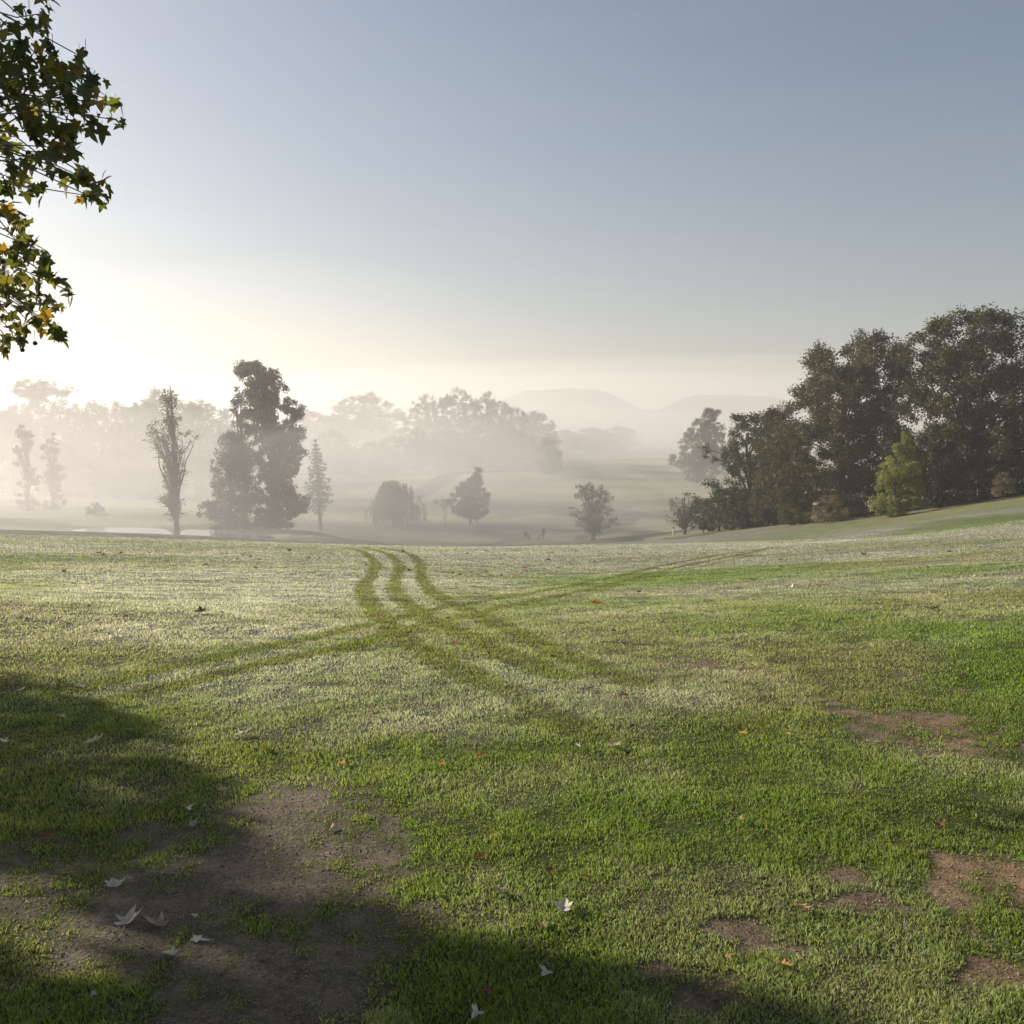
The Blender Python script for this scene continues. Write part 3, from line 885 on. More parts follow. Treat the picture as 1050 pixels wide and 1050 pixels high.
# --- the tall group by the pond
outline_tree('ivy_clad_tree', 'tallest tree by the pond, dark and ivy-clad with ragged right side', 'tree', 280, 131,
   [(369, 256, 263), (376, 248, 282), (386, 247, 292), (397, 248, 295), (405, 250, 294), (413, 252, 307), (425, 254, 313), (434, 256, 303), (446, 256, 315), (458, 257, 314), (470, 259, 306), (482, 261, 309), (493, 262, 300), (507, 264, 311), (522, 264, 312), (532, 264, 298), (549, 263, 297)],
   151, M_IVY, nclus=520, nleaf=70, leaf=.3, clus=.66, trunk=.6, gap=.24, shell=.45, limbs=70, lump=.28, trunk_top=.9)
outline_tree('poplar_tree', 'thin half-bare poplar with a naked stem at the left side of the ivy-clad tree', 'tree', 249, 132,
   [(392, 238, 243), (402, 239, 250), (415, 240, 255), (430, 241, 258), (445, 242, 258), (470, 242, 258), (510, 242, 258)],
   152, M_IVY, nclus=70, nleaf=24, leaf=.28, clus=.5, trunk=.24, gap=.35, shell=.6, limbs=44, lump=.3, trunk_top=.97)
outline_tree('bushy_tree', 'lower thicket-like tree crowding the left foot of the ivy-clad tree', 'tree', 236, 131,
   [(444, 232, 246), (456, 226, 258), (470, 221, 264), (490, 216, 266), (510, 209, 266), (530, 206, 266), (547, 208, 262)],
   153, M_IVY, nclus=320, nleaf=50, leaf=.28, clus=.72, trunk=.3, gap=.28, limbs=60, lump=.4)
outline_tree('poplar_tree', 'tall open poplar with a tufted top standing alone in front of the misty wood', 'tree', 180, 121,
   [(389, 169, 180), (397, 163, 189), (405, 165, 187), (414, 171, 184), (428, 166, 188), (438, 153, 203), (448, 152, 204), (460, 160, 196), (475, 167, 191), (500, 165, 194), (525, 162, 196), (546, 166, 192)],
   154, M_OLIVE, nclus=150, nleaf=15, leaf=.25, clus=.55, trunk=.36, gap=.4, shell=.7, limbs=80, lump=.3, trunk_top=.97)
outline_tree('poplar_tree', 'faint thin poplar in the mist near the left edge, the taller of two', 'tree', 28, 178,
   [(428, 23, 30), (445, 18, 37), (470, 19, 40), (500, 20, 40), (530, 20, 38)],
   155, M_OLIVE, nclus=80, nleaf=40, leaf=.32, clus=.6, trunk=.26, gap=.36, limbs=44, trunk_top=.95)
outline_tree('poplar_tree', 'faint thin poplar in the mist near the left edge, the shorter of two', 'tree', 53, 180,
   [(444, 49, 56), (458, 44, 62), (480, 44, 64), (505, 44, 65), (530, 45, 62)],
   156, M_OLIVE, nclus=75, nleaf=40, leaf=.32, clus=.6, trunk=.24, gap=.36, limbs=40, trunk_top=.95)
outline_tree('shrub', 'small dark rounded bush in the mist on the far bank left of the pond', 'shrub', 97, 150,
   [(515, 93, 102), (521, 88, 106), (528, 87, 107), (535, 89, 105)], 157, M_IVY, nclus=40, nleaf=45, leaf=.2, clus=.45, trunk=.08, gap=.2, limbs=10)


# --- woods in the mist: a few built trees, then copies of them
def proto(name, label, seed, H, W, group, bx_r, mat=M_FAR, prof=None, nclus=260):
    bx, r = bx_r
    base = spot(bx, r)
    s = F/base[1]
    _row = lambda h: brentrow(base, bx, h)
    prof = prof or [(1.0, .10), (.93, .42), (.82, .74), (.66, .95), (.48, 1.0), (.3, .92), (.16, .72), (.06, .5)]
    out = [(_row(t*H), bx-W/2*w*s, bx+W/2*w*s) for t, w in prof]
    return outline_tree(name, label, 'tree', bx, r, out, seed, mat, nclus=int(nclus*1.7), nleaf=50, leaf=.42, clus=1.3, trunk=.4, gap=.04, shell=.5, limbs=14, lump=.3, group=group)


def brentrow(base, bx, h):
    lo, hi = -200., 1050.
    for _ in range(50):
        m = (lo+hi)/2
        if h_at(base, bx, m) > h: lo = m
        else: hi = m
    return (lo+hi)/2


GW = 'trees of the misty wood behind the pond'
GC = 'trees of the far wood in the middle of the valley'
pA = proto('wood_tree', 'round-crowned misty tree at the right end of the wood behind the pond', 201, 22, 19, GW, (208, 228))
pB = proto('wood_tree', 'broad misty tree directly behind the tall open poplar', 202, 25, 20, GW, (168, 236))
pC = proto('wood_tree', 'spreading flat-topped tree rising above the misty wood', 203, 26.5, 17, GW, (42, 262),
           prof=[(1.0, .35), (.95, .8), (.88, .9), (.83, .5), (.78, 1.0), (.7, 1.0), (.5, .95), (.3, .9), (.1, .6)])
pD = proto('wood_tree', 'tallest round crown in the far wood in the middle of the valley', 204, 27, 22, GC, (470, 352))
pE = proto('wood_tree', 'steep dark tree at the right front corner of the far wood', 205, 11, 8, GC, (562, 300), nclus=150)


def wood(proto_, bx, r, H, W, base_HW, rz, label, group):
    p = spot(bx, r)
    return copy_thing(proto_, p, rz, (W/base_HW[1], W/base_HW[1], H/base_HW[0]), label, group, 'tree')


def Ht(bx, r, row):
    return h_at(spot(bx, r), bx, row)


W_ = [  # proto, px, r, top row, width px, group, label
 (pA, 222, 252, 446, 50, GW, 'low misty tree between the tall open poplar and the ivy-clad trees'),
 (pA, 150, 246, 411, 60, GW, 'misty round tree just left of the tall open poplar'),
 (pB, 128, 250, 410, 62, GW, 'misty broad tree right of the flat-topped one, second crown along'),
 (pA, 100, 248, 410, 60, GW, 'misty round tree above the small dark bush by the pond'),
 (pB, 75, 252, 412, 56, GW, 'misty tree immediately right of the flat-topped tree in the wood'),
 (pA, 14, 250, 416, 55, GW, 'misty tree behind the two faint thin poplars'),
 (pB, -14, 246, 408, 60, GW, 'misty tree cut off by the left edge of the photo'),
 (pB, 190, 262, 416, 60, GW, 'misty tree seen through the open crown of the tall poplar'),
 (pB, 262, 300, 420, 70, GW, 'misty tree hidden mostly behind the ivy-clad trees'),
 (pA, 60, 232, 450, 50, GW, 'lower misty tree in front of the flat-topped tree'),
 (pB, 120, 228, 458, 56, GW, 'lower misty tree in front of the wood, left of the tall open poplar'),
 (pD, 438, 356, 405, 62, GC, 'broad crown left of the tallest one in the far wood'),
 (pD, 500, 350, 402, 56, GC, 'crown right of the tallest one in the far wood'),
 (pB, 522, 346, 413, 48, GC, 'lower shoulder tree at the right of the far wood'),
 (pA, 549, 372, 421, 48, GC, 'paler round tree behind the steep dark one in the far wood'),
 (pB, 376, 420, 401, 76, GC, 'pale tall domed tree at the left of the far wood'),
 (pA, 342, 410, 424, 60, GC, 'pale lower tree left of the pale domed tree'),
 (pB, 318, 400, 418, 60, GC, 'pale tree behind the slim conifer'),
 (pA, 405, 318, 446, 46, GC, 'darker low tree in front of the pale domed tree'),
 (pB, 428, 312, 438, 34, GC, 'darker low tree with a peaked crown in front of the far wood'),
 (pA, 384, 320, 452, 44, GC, 'low rounded tree at the far end of the dark strip of path'),
 (pB, 358, 322, 456, 46, GC, 'low tree at the left front of the far wood, above the willow'),
 (pA, 340, 330, 440, 46, GC, 'mid-height tree at the left front of the far wood, right of the slim conifer'),
 (pA, 460, 322, 440, 56, GC, 'low tree in front of the tallest crown of the far wood'),
 (pB, 492, 318, 436, 56, GC, 'low tree above the dark pointed lone tree'),
 (pA, 527, 318, 440, 54, GC, 'low tree left of the steep dark one at the edge of the far wood'),
 (pB, 578, 440, 440, 46, GC, 'very pale tree right of the steep dark one'),
 (pA, 606, 470, 438, 56, GC, 'very pale round tree beyond the open many-stemmed tree'),
 (pB, 634, 500, 436, 40, GC, 'palest small tree at the right end of the far trees'),
]
DIM = {pA.name: (22, 19), pB.name: (25, 20), pD.name: (27, 22)}
rz0 = 0.7
for pr, bx, r, row, wpx, grp, lab in W_:
    rz0 += 1.7
    wood(pr, bx, r, Ht(bx, r, row), wpx/F*r, DIM[pr.name], rz0, lab, grp)
outline_tree('broadleaf_tree', 'pale misty tree with a stepped crown behind the ragged dark tree', 'tree', 716, 280,
   [(419, 722, 734), (427, 717, 738), (434, 706, 742), (445, 697, 745), (458, 691, 748), (472, 689, 748), (484, 692, 745), (492, 702, 738)],
   211, M_FAR, nclus=420, nleaf=50, leaf=.42, clus=1.0, trunk=.4, gap=.12, limbs=26, lump=.3)


# ------------------------------------------------------------------ far hills, pond and path
def hill(px0, px1, r, _, seed, depthm=170):
    """One long wooded ridge beyond the valley."""
    n = 700; m = 26
    px = np.linspace(px0, px1, n); row = 430-29*sstep(470, 545, px)*(1-sstep(606, 680, px))-22*sstep(650, 720, px)*(1-sstep(760, 900, px))-4*fbm(px/60, px*0+3, 3)
    d = ray(px, row); d = d/np.hypot(d[:, 0], d[:, 1])[:, None]
    H = CAMH+r*d[:, 2]
    v = np.linspace(-1, 1, m)
    rr = r+v[:, None]*depthm
    x = rr*d[None, :, 0]; y = rr*d[None, :, 1]
    f = (1-sstep(.1, 1, np.abs(v)))[:, None]
    g0 = ground_z(x, y)
    z = g0-8+(H[None, :]-g0+8)*f+f*(3*(fbm(x/12, y/12, 3)-.5)+3*(fbm(x/60, y/60, 3)-.5))
    i = np.arange(m-1)[:, None]*n; j = np.arange(n-1)[None, :]
    q = np.stack([i+j, i+j+1, i+n+j+1, i+n+j], -1).reshape(-1, 4)
    mb = MB(); mb.add(np.stack([x.ravel(), y.ravel(), z.ravel()], -1), q)
    return tag(mb.build('hills', plain_mat('wooded_hills', (.06, .065, .035), .95, .4, .05), smooth=True), kind='structure')


hill(-200, 1250, 1020, 0, 1)


def build_pond():
    z = POND_Z
    P = POND.copy()
    c = P.mean(0)
    P = c+(P-c)*1.0
    bm = bmesh.new(); bm.faces.new([bm.verts.new((p[0], p[1], z)) for p in P]); bmesh.ops.triangulate(bm, faces=bm.faces[:])
    bm.verts.index_update()
    mb = MB(); mb.add([v.co[:] for v in bm.verts], [[v.index for v in f.verts] for f in bm.faces]); bm.free()
    m, nt, out = mat_new('pond_water'); L = nt.links.new
    p = N(nt, 'ShaderNodeBsdfPrincipled'); p.inputs['Base Color'].default_value = (.80, .82, .83, 1); p.inputs['Metallic'].default_value = .85; p.inputs['Roughness'].default_value = .12
    tc = N(nt, 'ShaderNodeTexCoord'); no = N(nt, 'ShaderNodeTexNoise'); no.inputs['Scale'].default_value = 1.3
    b = N(nt, 'ShaderNodeBump'); b.inputs['Strength'].default_value = .25; b.inputs['Distance'].default_value = .06
    L(tc.outputs['Object'], no.inputs['Vector']); L(no.outputs[0], b.inputs['Height']); L(b.outputs[0], p.inputs['Normal'])
    L(p.outputs[0], out.inputs['Surface'])
    tag(mb.build('pond', m), kind='structure')


build_pond()


def build_path():
    pts = [(418, 512, 3.0), (432, 506, 3.2), (443, 499, 3.4), (452, 493, 3.6), (460, 488, 3.8), (470, 485.5, 3.8), (500, 483.5, 3.5), (545, 482.5, 3)]
    W = np.array([hit(a, b_, 150)[0][:2] for a, b_, _ in pts]); W = _catmull(W, 10)
    t = np.gradient(W, axis=0); t /= np.linalg.norm(t, axis=1)[:, None]; s = np.stack([t[:, 1], -t[:, 0]], -1)
    k = 6; V = []
    for j in np.linspace(-1, 1, k):
        q = W+s*j*3.2
        V.append(np.stack([q[:, 0], q[:, 1], ground_z(q[:, 0], q[:, 1])+.12], -1))
    n = len(W); V = np.array(V).reshape(-1, 3)
    i = np.arange(k-1)[:, None]*n; j = np.arange(n-1)[None, :]
    q = np.stack([i+j, i+n+j, i+n+j+1, i+j+1], -1).reshape(-1, 4)
    mb = MB(); mb.add(V, q)
    tag(mb.build('path', plain_mat('path_earth', (.02, .022, .015), 1.0, .3, .5, spec=0), smooth=True), kind='structure')


build_path()


# ------------------------------------------------------------------ the plane tree whose branch hangs into the upper left
LEAF2D = np.array([(0, 0), (.10, -.06), (.26, -.10), (.42, -.04), (.33, .06), (.30, .17), (.44, .24), (.56, .44), (.42, .43), (.30, .47), (.22, .44),
                   (.20, .60), (.13, .78), (0, 1.0)], float)
LEAF2D = np.vstack([LEAF2D, (LEAF2D[1:-1]*np.array([-1, 1]))[::-1]])      # closed outline, clockwise
LC = np.array([0, .28])


def leaf_template(curl=.25, fold=.2):
    P = np.vstack([LC, LEAF2D]); n = len(LEAF2D)
    x, y = P[:, 0], P[:, 1]-LC[1]
    z = fold*np.abs(x)-curl*(y**2+x**2*.6)
    V = np.stack([x, y, z], -1)
    j = np.arange(n)
    T = np.stack([np.zeros(n, int), 1+j, 1+(j+1) % n], -1)
    # petiole
    pe = np.array([[-.012, -.27, 0], [.012, -.27, 0], [.015, -.6, -.06], [-.015, -.6, -.06]])
    return np.vstack([V, pe]), np.vstack([T, [[n+1, n+2, n+3], [n+1, n+3, n+4]]])


def rand_rot(g, n, droop=True):
    """Rotation matrices (n,3,3): leaf blade hanging outward and down, with much variety."""
    yaw = g.uniform(0, 2*math.pi, n); pit = g.normal(-.75, .5, n) if droop else g.normal(0, .5, n); rol = g.normal(0, .7, n)
    cy, sy, cp, sp, cr, sr = np.cos(yaw), np.sin(yaw), np.cos(pit), np.sin(pit), np.cos(rol), np.sin(rol)
    Rz = np.zeros((n, 3, 3)); Rx = np.zeros((n, 3, 3)); Ry = np.zeros((n, 3, 3))
    Rz[:, 0, 0] = cy; Rz[:, 0, 1] = -sy; Rz[:, 1, 0] = sy; Rz[:, 1, 1] = cy; Rz[:, 2, 2] = 1
    Rx[:, 0, 0] = 1; Rx[:, 1, 1] = cp; Rx[:, 1, 2] = -sp; Rx[:, 2, 1] = sp; Rx[:, 2, 2] = cp
    Ry[:, 1, 1] = 1; Ry[:, 0, 0] = cr; Ry[:, 0, 2] = sr; Ry[:, 2, 0] = -sr; Ry[:, 2, 2] = cr
    return Rz @ Rx @ Ry


SHADE_EDGE = [(-400, 650), (0, 682), (75, 698), (150, 744), (200, 786), (238, 838), (243, 880), (330, 908), (400, 938), (470, 958), (600, 983), (750, 1010), (860, 1052), (1000, 1200)]


def build_plane_tree():
    g = np.random.default_rng(77)
    tx, ty = -9.6, 6.3
    base = np.array([tx, ty, float(ground_z(tx, ty))])
    root = thing('plane_tree', 'plane tree whose branch of lobed yellow-green leaves hangs into the upper left corner', 'tree', base)
    tb = MB(); cb = MB(); tw = MB()
    tp = np.array([[0, 0, -.3], [.02, 0, .6], [.1, .05, 2.2], [0, .1, 4.2], [.15, 0, 7], [.1, .1, 10.2]])
    tr_ = np.array([.52, .42, .36, .31, .22, .08])
    tb.tube(tp, tr_, 12)
    # clumps seen in the picture: photo pixel, spread px, distance
    seen = [(42, 14, 15), (36, 30, 13), (14, 40, 12), (3, 66, 18), (26, 62, 18), (48, 66, 17), (64, 72, 17), (83, 58, 9), (80, 80, 12), (14, 84, 18), (36, 88, 20), (58, 92, 20),
            (76, 98, 18), (96, 84, 8), (106, 100, 11), (118, 108, 6), (112, 122, 9), (96, 118, 14), (44, 112, 20), (64, 122, 20), (80, 132, 16), (56, 140, 20), (36, 132, 16), (70, 152, 13),
            (12, 112, 12), (6, 150, 12), (18, 170, 14), (40, 164, 12), (58, 172, 10), (76, 178, 11), (92, 186, 12), (104, 190, 11), (86, 200, 10), (98, 204, 9), (70, 186, 8),
            (30, 188, 13), (10, 192, 12), (44, 196, 8), (14, 226, 15), (28, 232, 12), (24, 250, 14), (42, 258, 6), (14, 264, 13), (34, 268, 11), (46, 268, 6), (20, 282, 13), (6, 292, 14),
            (36, 288, 9), (58, 288, 6), (70, 298, 6), (24, 304, 15), (42, 306, 10), (8, 312, 14), (56, 316, 7), (34, 322, 13), (16, 330, 14), (52, 334, 8), (40, 340, 8), (64, 344, 7), (6, 346, 9), (24, 350, 6), (4, 357, 5),
            (2, 20, 8), (0, 100, 14), (-10, 60, 20), (-12, 130, 20), (-14, 200, 20), (-14, 270, 22), (-12, 330, 20), (-30, 90, 26), (-34, 180, 26), (-34, 300, 26)]
    C = []; S = []
    for px, row, sp in seen:
        d = ray(px, row); q = g.uniform(5.5, 6.9)
        p = np.array([0, 0, CAMH])+d/d[1]*q
        C.append(p-base); S.append(sp/F*q)
    C = np.array(C); S = np.array(S)
    # the limb that carries them: leaves the trunk and forks just outside the picture
    hub = [np.array([-4.6, 6.5, 5.9]), np.array([-4.3, 6.3, 4.6]), np.array([-4.2, 6.2, 3.4])]
    for k, hb in enumerate(hub):
        a = np.array([np.interp(2.6+1.5*(2-k), tp[:, 2], tp[:, i]) for i in range(3)])
        tb.tube(limb_path(g, a, hb-base, 8, .10), np.linspace(.15, .05, 8), 8)
    HB = np.array(hub)-base
    for c, s in zip(C, S):
        k = np.argmin(np.linalg.norm(HB-c, axis=1)+g.normal(0, .25, 3))
        pt = limb_path(g, HB[k]+g.normal(0, .3, 3)*np.array([.3, 1, 1]), c, 7, g.uniform(-.05, .2))
        tb.tube(pt, np.linspace(.010, .003, 7), 5, cap=False)
    # leaves of the seen clumps
    dens = 1
    own = []
    for i, s in enumerate(S):
        own += [i]*max(4, int(10.5*(s/.085)**1.7*dens))
    own = np.array(own)
    D = g.normal(0, .5, (len(own), 3))*S[own][:, None]*np.array([1, 1.6, 1])
    Pl = C[own]+D
    # the rest of the crown, outside the picture
    n = 46000
    q = g.normal(size=(n, 3)); q /= np.linalg.norm(q, axis=1)[:, None]
    cc = q*(g.random(n)**.45)[:, None]*np.array([7.4, 7.4, 5.0])+np.array([-.3, 2.0, 6.9])
    W = cc+base
    ok = (W[:, 2] > 2.0)
    dz = W[:, 1]*math.cos(PITCH)-(W[:, 2]-CAMH)*math.sin(PITCH)
    ppx = 525+F*W[:, 0]/np.maximum(dz, .05)
    ok &= ~((dz > .05) & (ppx > -45))
    ok &= ~((dz <= .05) & (W[:, 0] > -1.2))
    # keep its shadow within the part of the lawn that is shaded
    G = W-SUN[None]*(W[:, 2]/SUN[2])[:, None]
    gd = G[:, 1]*math.cos(PITCH)+CAMH*math.sin(PITCH); gu = -CAMH*math.cos(PITCH)+G[:, 1]*math.sin(PITCH)
    front = gd > .3
    gx = 525+F*G[:, 0]/np.maximum(gd, .3); gy = 525-F*gu/np.maximum(gd, .3)
    E = np.array(SHADE_EDGE, float)
    edge = np.interp(gx, E[:, 0], E[:, 1])+g.normal(0, 6, n)
    ok &= ~(front & (gy < edge))
    ok &= ~(front & (gx > -120) & (gx < 120-(1050-gy)*.1) & (gy > 880) & (gy < 1100) & (g.random(n) < .78))
    cc = cc[ok]
    cl = fbm(cc[:, 0]/1.1+cc[:, 1]*.5, cc[:, 2]/1.1+cc[:, 1]*.6, 3)
    cc = cc[cl > .34]
    print('plane crown leaves', len(cc), 'seen', len(own))
    for c in cc[g.permutation(len(cc))[:90]]:
        h = np.clip(c[2]*.6, 2, 9)
        a = np.array([np.interp(h, tp[:, 2], tp[:, i]) for i in range(3)])
        tb.tube(limb_path(g, a, c, 7, .1), np.linspace(.09, .012, 7), 5, cap=False)
    P = np.vstack([Pl, cc]); n = len(P)
    seenn = len(Pl)
    T0, F0 = leaf_template(.3, .18)
    Rm = rand_rot(g, n)
    size = g.uniform(.058, .104, n); size[seenn:] *= 2.2
    jit = 1+g.normal(0, .10, (n, 1, 3))*np.array([1, 1, 1.5])
    V = np.einsum('nij,nvj->nvi', Rm, (T0[None]*jit))*size[:, None, None]+P[:, None, :]
    hue = g.random(n)
    col = np.tile(np.array([.62, .70, .80]), (n, 1))*g.uniform(.75, 1.25, (n, 1))
    y1 = hue > .72; col[y1] = np.array([1.25, 1.05, .7])*g.uniform(.8, 1.3, (y1.sum(), 1))
    y2 = hue > .94; col[y2] = np.array([1.9, 1.15, .7])*g.uniform(.8, 1.2, (y2.sum(), 1))
    k = np.arange(n)[:, None, None]*len(T0)
    cb.add(V.reshape(-1, 3), (k+F0[None]).reshape(-1, 3), np.repeat(col, len(T0), 0))
    tb.build('trunk', M_PLBARK, root, smooth=True)
    cb.build('crown', M_PLANE, root)
    # seed balls on thin stalks
    mball = plain_mat('seed_balls', (.06, .05, .03), .9, .4, 120)
    for px, row in [(50, 44), (54, 49), (50, 51), (88, 54), (21, 348), (36, 352), (23, 359), (3, 268), (43, 279), (30, 12)]:
        d = ray(px, row); q = 6.0; p = np.array([0, 0, CAMH])+d/d[1]*q-base
        bm = bmesh.new(); bmesh.ops.create_icosphere(bm, subdivisions=3, radius=.0135)
        for v in bm.verts: v.co *= 1+random.uniform(-.06, .06)
        r = bmesh.ops.create_cone(bm, segments=5, radius1=.0018, radius2=.0018, depth=.07, cap_ends=True)
        for v in r['verts']: v.co.z += .045
        me = bpy.data.meshes.new('seed_ball'); bm.to_mesh(me); bm.free(); me.materials.append(mball)
        o = bpy.data.objects.new('seed_ball', me); COL.objects.link(o); o.parent = root; o.location = p


build_plane_tree()


# ------------------------------------------------------------------ fallen leaves
def fallen(px, row, wpx, col, label, group=None, curl=None, up=.0, g=np.random.default_rng(55)):
    c, r = hit(px, row)
    size = wpx/F*r*g.uniform(.9, 1.08)
    T0, F0 = leaf_template(0, 0)
    V = T0.copy()
    wear = np.where(g.random(len(V)) < .3, 1-.35*g.random(len(V)), 1.0); wear[0] = 1; wear[-4:] = 1
    V[:, :2] *= wear[:, None]
    V[:, :2] *= (1+g.normal(0, .10, 2))*np.array([.95, .85])
    cu = g.uniform(.15, .8) if curl is None else curl
    x, y = V[:, 0].copy(), V[:, 1].copy()
    V[:, 2] = cu*x**2*1.0+cu*.5*g.uniform(-.3, 1)*y**2+.07*np.sin(5*x+g.uniform(0, 6))*g.uniform(0, 1)+.035*np.sin(6*y+g.uniform(0, 6))
    V[:, 2] += g.uniform(.05, .55)*np.abs(x)+g.uniform(-.2, .5)*np.abs(x)*np.sign(x)*.5
    V[:, 0] *= g.uniform(.55, .95)
    V[:, 0] += g.uniform(-.25, .25)*y**2
    V[:, 2] *= min(1, .30/max(1e-6, np.ptp(V[:, 2])))
    V[:, 2] -= V[:, 2].min()
    a = g.uniform(0, 2*math.pi); tilt = g.normal(0, .06)+up*.2
    M = (Matrix.Rotation(a, 3, 'Z') @ Matrix.Rotation(tilt, 3, 'X') @ Matrix.Rotation(g.normal(0, .2), 3, 'Y'))
    V = V @ np.array(M).T*size
    V[:, 2] += -V[:, 2].min()+.004+.013*(1-float(turf(c[:1], c[1:2])[1][0]))*min(1.6, 1+.05*r)
    cl = np.array(col)*(1+.55*(g.random((len(V), 1))-.5))
    cl[-4:] *= .6
    mb = MB(); mb.add(V, F0, cl)
    o = mb.build('fallen_leaf', M_FALLEN, loc=c, smooth=True)
    return tag(o, label, 'leaf', group or 'fallen leaves on the grass')


CR = (.60, .54, .43); TAN = (.42, .30, .17); ORG = (.50, .19, .04); YEL = (.55, .40, .06); RDB = (.22, .08, .04); BRN = (.15, .09, .05); PIN = (.48, .36, .26); GRY = (.38, .38, .31)
LV = [
 (132, 946, 30, CR, 'large cream curled leaf on the bare soil, left one of the touching pair', .35), (161, 949, 32, PIN, 'large cream and tan curled leaf, right one of the touching pair on the soil', .35),
 (200, 942, 11, CR, 'small pale sliver of leaf on the soil, above the grey-green leaf', .1), (203, 965, 24, GRY, 'pale grey-green leaf on the soil right of the touching pair', .2),
 (175, 981, 20, GRY, 'whitish leaf on the soil just below the touching pair', .2), (97, 1026, 10, GRY, 'tiny pale leaf on the soil near the lower left corner', 0),
 (117, 910, 18, CR, 'small cream leaf on the soil above the touching pair', .1), (45, 862, 20, RDB, 'brown curled leaf in the tree shade at the left edge', .3),
 (192, 834, 18, CR, 'pale leaf in the tree shade, upper one of two near its edge', .2), (198, 849, 12, GRY, 'small grey leaf in the tree shade, lower one of two near its edge', .1),
 (338, 852, 17, TAN, 'tan leaf standing on edge where the bare soil meets green grass', .8), (228, 815, 15, TAN, 'tan leaf on the sunlit bare soil beside the shade edge', .2),
 (345, 957, 16, RDB, 'dull rust leaf in shade on the thin grass right of the soil patch', .1), (500, 1025, 20, RDB, 'dark red-brown leaf in the shaded grass near the bottom edge', .5),
 (488, 1047, 24, CR, 'pale leaf cut by the bottom edge below the dark red-brown one', .2), (510, 919, 22, PIN, 'pale pinkish tan leaf flat on green grass above the shade', .1),
 (493, 884, 15, ORG, 'orange leaf on green grass above the pale pinkish tan one', .4), (510, 860, 16, YEL, 'star-shaped yellow leaf on bright grass', .1),
 (578, 937, 24, CR, 'whitish cream leaf on green grass at the edge of the lower shade', .2), (566, 898, 14, RDB, 'small brown leaf above the whitish cream one', .3),
 (560, 1004, 20, CR, 'cream leaf in the dark grass near the bottom middle', .2), (557, 954, 14, TAN, 'small tan leaf just below the whitish cream one', .2),
 (820, 937, 22, (.60, .38, .20), 'orange-tan lobed leaf tilted up to the sun on green grass', .6), (803, 996, 28, (.55, .30, .10), 'largest orange leaf on green grass, lower right', .15),
 (745, 988, 13, (.55, .30, .12), 'small orange-tan leaf left of the largest orange leaf', .4), (963, 851, 16, RDB, 'red-brown leaf on the grass above the reddish bare patch', .3),
 (760, 846, 13, TAN, 'tan leaf standing upright beside a dark tuft of grass', 1.0), (579, 806, 10, CR, 'tiny cream leaf on grass, below the pinkish curled leaf', .3),
 (629, 769, 18, PIN, 'pinkish curled leaf in the middle of the lawn', .5), (592, 769, 11, CR, 'small pale leaf left of the pinkish curled one', .4),
 (640, 718, 13, RDB, 'rust leaf above the pinkish curled leaf', .4), (762, 757, 11, YEL, 'small yellow leaf, left of two lying close together', .2), (806, 757, 11, YEL, 'small yellow leaf, right of two lying close together', .1),
 (611, 622, 15, (.62, .25, .03), 'bright orange leaf alone on the lawn right of the tracks', .5), (316, 772, 15, PIN, 'pink-tan leaf on the grass right of the tree shade', .4),
 (285, 728, 13, CR, 'cream leaf on grass above the pink-tan one', .2), (250, 756, 16, CR, 'long pale leaf beside the edge of the tree shade', .1),
 (396, 728, 13, CR, 'pale leaf, upper of two lying close on the lawn left of centre', .4), (383, 737, 16, TAN, 'tan leaf, lower of two lying close on the lawn left of centre', .1),
 (350, 787, 12, ORG, 'dull orange leaf below the pink-tan leaf', .3), (270, 771, 11, ORG, 'small dull orange leaf left of the pink-tan leaf', .2), (453, 788, 11, ORG, 'orange leaf on the grass, left of two in line', .3),
 (493, 778, 12, ORG, 'orange leaf on the grass, right of two in line', .3), (405, 690, 11, BRN, 'dark leaf standing upright just below the wheel tracks', 1.1), (483, 638, 13, (.45, .32, .24), 'light brown leaf beside the crossing of the wheel tracks', .5),
 (466, 661, 10, ORG, 'orange leaf on the wheel track below the crossing', .3), (388, 638, 14, RDB, 'rust leaves where the first curved track meets the straight ones', .2),
 (98, 764, 20, CR, 'cream leaf in the middle of the tree shade', .2), (63, 740, 12, CR, 'small cream leaf in the tree shade, left of centre', .2), (4, 765, 16, CR, 'cream leaf in the tree shade cut by the left edge', .3),
 (133, 753, 12, GRY, 'small grey leaf in the tree shade, right of the cream one', .2), (22, 711, 12, CR, 'small cream leaf near the far edge of the tree shade', .2), (50, 690, 12, CR, 'pale leaf at the far edge of the tree shade', .2), (82, 708, 11, CR, 'pale leaf in the tree shade, near its far right edge', .2),
 (205, 630, 17, BRN, 'dark wide leaf lying like a twig on the dewy lawn', .1), (131, 635, 14, RDB, 'rust leaf left of the dark wide leaf on the dewy lawn', .2), (128, 625, 12, CR, 'pale leaf above the rust one on the dewy lawn', .2),
 (60, 656, 13, CR, 'white leaf on the dry turf at the left', .3), (640, 663, 10, BRN, 'small dark leaf on the lawn right of the faded tracks', .3),
 (520, 735, 14, TAN, 'tan leaf on the grass between the faded tracks', .2), (955, 627, 16, BRN, 'brown leaf on the dry strip near the right edge', .2), (994, 646, 11, GRY, 'pale leaf on the bright green turf at the right', .2), (675, 683, 9, RDB, 'rust speck of a leaf on the lawn, upper right of the faded tracks', .2),
 (924, 667, 10, GRY, 'grey leaf on grass at the edge of the brown patch', .3), (758, 605, 8, BRN, 'small brown leaf on the dark green band of lawn', .3), (812, 604, 9, CR, 'small pale leaf on the dark green band of lawn', .3), (988, 584, 8, CR, 'small pale leaf on the far green strip at the right', .3),
]
for px, row, w, col, lab, up in LV:
    fallen(px, row, w, col, lab, up=up)
g2 = np.random.default_rng(91)
